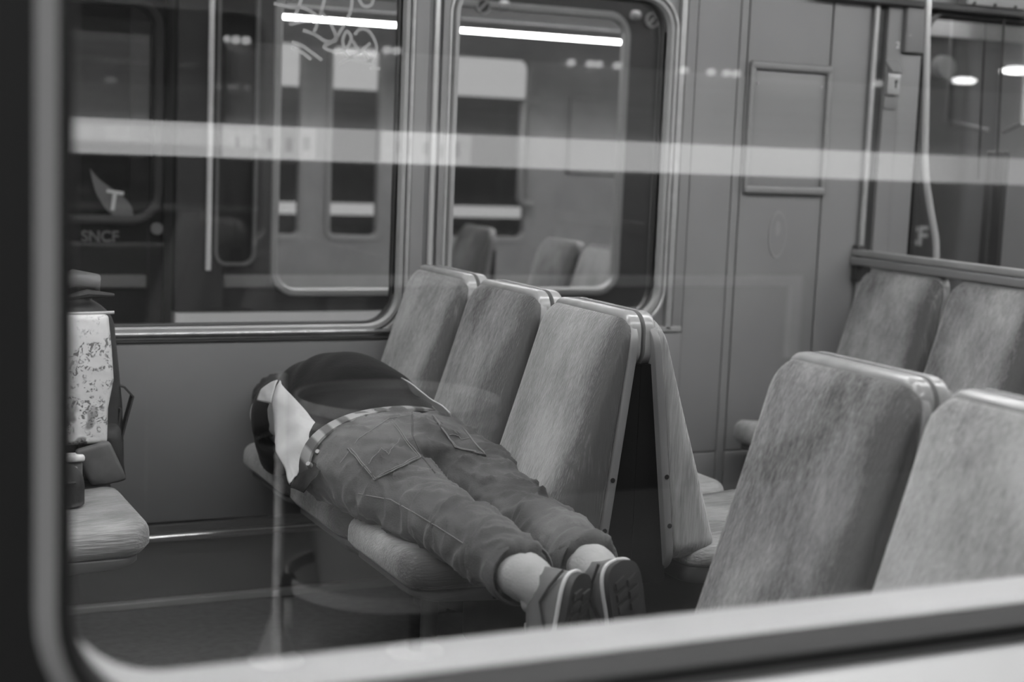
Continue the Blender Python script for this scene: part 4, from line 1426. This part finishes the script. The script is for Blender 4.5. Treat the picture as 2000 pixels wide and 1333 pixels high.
b = MB(); b.rbox(0.34, 0.685, 3.37, 3.58, 0.462, 0.93, 0.06, 5, fn=lambda p: p + V((0.012 * noise.noise(p * 9) - 0.03 * max(0, (p.z - 0.75) / 0.2), 0.012 * noise.noise(p * 8 + V((3, 0, 0))), 0)))
bpart(b.build('main_body', 'nylon', bp, angle=80))
b = MB(); b.tube([(0.48, 3.42, 0.925), (0.52, 3.41, 0.955), (0.575, 3.40, 0.978), (0.62, 3.41, 0.97), (0.625, 3.43, 0.945), (0.60, 3.44, 0.925)], [0.006, 0.016, 0.020, 0.018, 0.012, 0.006], 10); bpart(b.build('top_handle', 'nylon2', bp))
b = MB(); b.tube([(0.50, 3.39, 0.905), (0.55, 3.385, 0.935), (0.60, 3.385, 0.945), (0.66, 3.40, 0.94)], [0.004, 0.006, 0.010, 0.004], 8); bpart(b.build('buckle_strap', 'nylon', bp))
def strap(name, pts, wd, m):
    """flat webbing along pts, wd wide across Y, 3 mm thick"""
    pts = [V(p) for p in pts]
    b_ = MB()
    rings = []
    for i, p in enumerate(pts):
        d = (pts[min(i + 1, len(pts) - 1)] - pts[max(i - 1, 0)]).normalized()
        n_ = d.cross(V((0, 1, 0))).normalized()
        rings.append([p + V((0, wd / 2, 0)) + n_ * .002, p + V((0, wd / 2, 0)) - n_ * .002, p - V((0, wd / 2, 0)) - n_ * .002, p - V((0, wd / 2, 0)) + n_ * .002])
    b_.loft(rings, cap=True)
    return bpart(b_.build(name, m, bp, angle=50))


strap('side_strap', [(0.66, 3.42, 0.74), (0.685, 3.41, 0.735), (0.702, 3.40, 0.715), (0.690, 3.40, 0.67), (0.672, 3.40, 0.60), (0.668, 3.40, 0.555)], 0.03, 'nylon')
strap('side_strap', [(0.66, 3.40, 0.70), (0.674, 3.39, 0.69), (0.668, 3.39, 0.64), (0.655, 3.39, 0.60)], 0.02, 'nylon')
b = MB(); b.rbox(0.57, 0.678, 3.33, 3.42, 0.47, 0.66, 0.03, 4, fn=lambda p: p + V((0.015 * noise.noise(p * 12), 0.01 * noise.noise(p * 12), 0)))
bpart(b.build('side_pocket', 'nylon', bp, angle=80))
b = MB(); b.rbox(0.575, 0.648, 3.285, 3.31, 0.548, 0.635, 0.008, 3, fn=lambda p: V((p.x + (0.60 - p.z) * 0.45, p.y, p.z - 0.25 * (0.64 - p.x))))
bpart(b.build('loose_flap', 'nylon2', bp))

pb = empty('printed_bag', (0.50, 3.30, 0.60)); tag(pb, 'pale printed plastic bag with dark doodles, leaning on the backpack', 'bag')
pinv = V((-0.50, -3.30, -0.60))
b = MB(); b.rbox(0.30, 0.640, 3.315, 3.355, 0.625, 0.905, 0.012, 4, fn=lambda p: p + V((0.008 * math.sin(p.z * 26) * (p.x - 0.4) / 0.25 + 0.012 * max(0, (p.z - 0.87) / 0.03) * (p.x - 0.45) * 2, 0.010 * noise.noise(p * 14), 0.010 * (p.x - 0.5) * max(0, (p.z - 0.6) / 0.3))))
b.build('sleeve', 'floral', pb, angle=80).location = pinv
b = MB(); b.tube([(0.305, 3.332, 0.9045), (0.48, 3.330, 0.9065), (0.648, 3.334, 0.9095)], 0.0035, 8); b.build('top_hem', 'shirt', pb).location = pinv
mz = empty('magazine', (0.5, 3.28, 0.56)); tag(mz, 'folded printed magazine with a white spine under the printed bag', 'magazine')
minv = V((-0.5, -3.28, -0.56))
b = MB(); b.rbox(0.33, 0.578, 3.27, 3.31, 0.598, 0.612, 0.005); b.build('spine', 'paper', mz).location = minv
b = MB(); b.rbox(0.34, 0.575, 3.28, 3.31, 0.53, 0.596, 0.006); b.build('pages', 'logo', mz).location = minv
for x, z in ((0.545, 0.575), (0.54, 0.545), (0.43, 0.57)):
    b = MB(); b.rbox(x - 0.018, x + 0.018, 3.277, 3.282, z - 0.012, z + 0.012, 0.002); b.build('picture', 'paper', mz).location = minv
pc = empty('black_pouch', (0.485, 3.18, 0.46)); tag(pc, 'rounded black pouch on the left cushion by the window edge', 'pouch')
b = MB(); b.rbox(-0.13, 0.075, -0.045, 0.045, 0.012, 0.155, 0.042, 5); b.build('body', 'nylon', pc, angle=80)
b = MB(); b.tube([(-0.12, -0.046, 0.12), (0.05, -0.046, 0.125)], 0.003, 6); b.build('zip', 'dark', pc)
for r_, k_ in ((bp, 1.10), (pb, 1.10), (mz, 1.10), (pc, 1.085)):
    settle(r_, k_, 0.468)
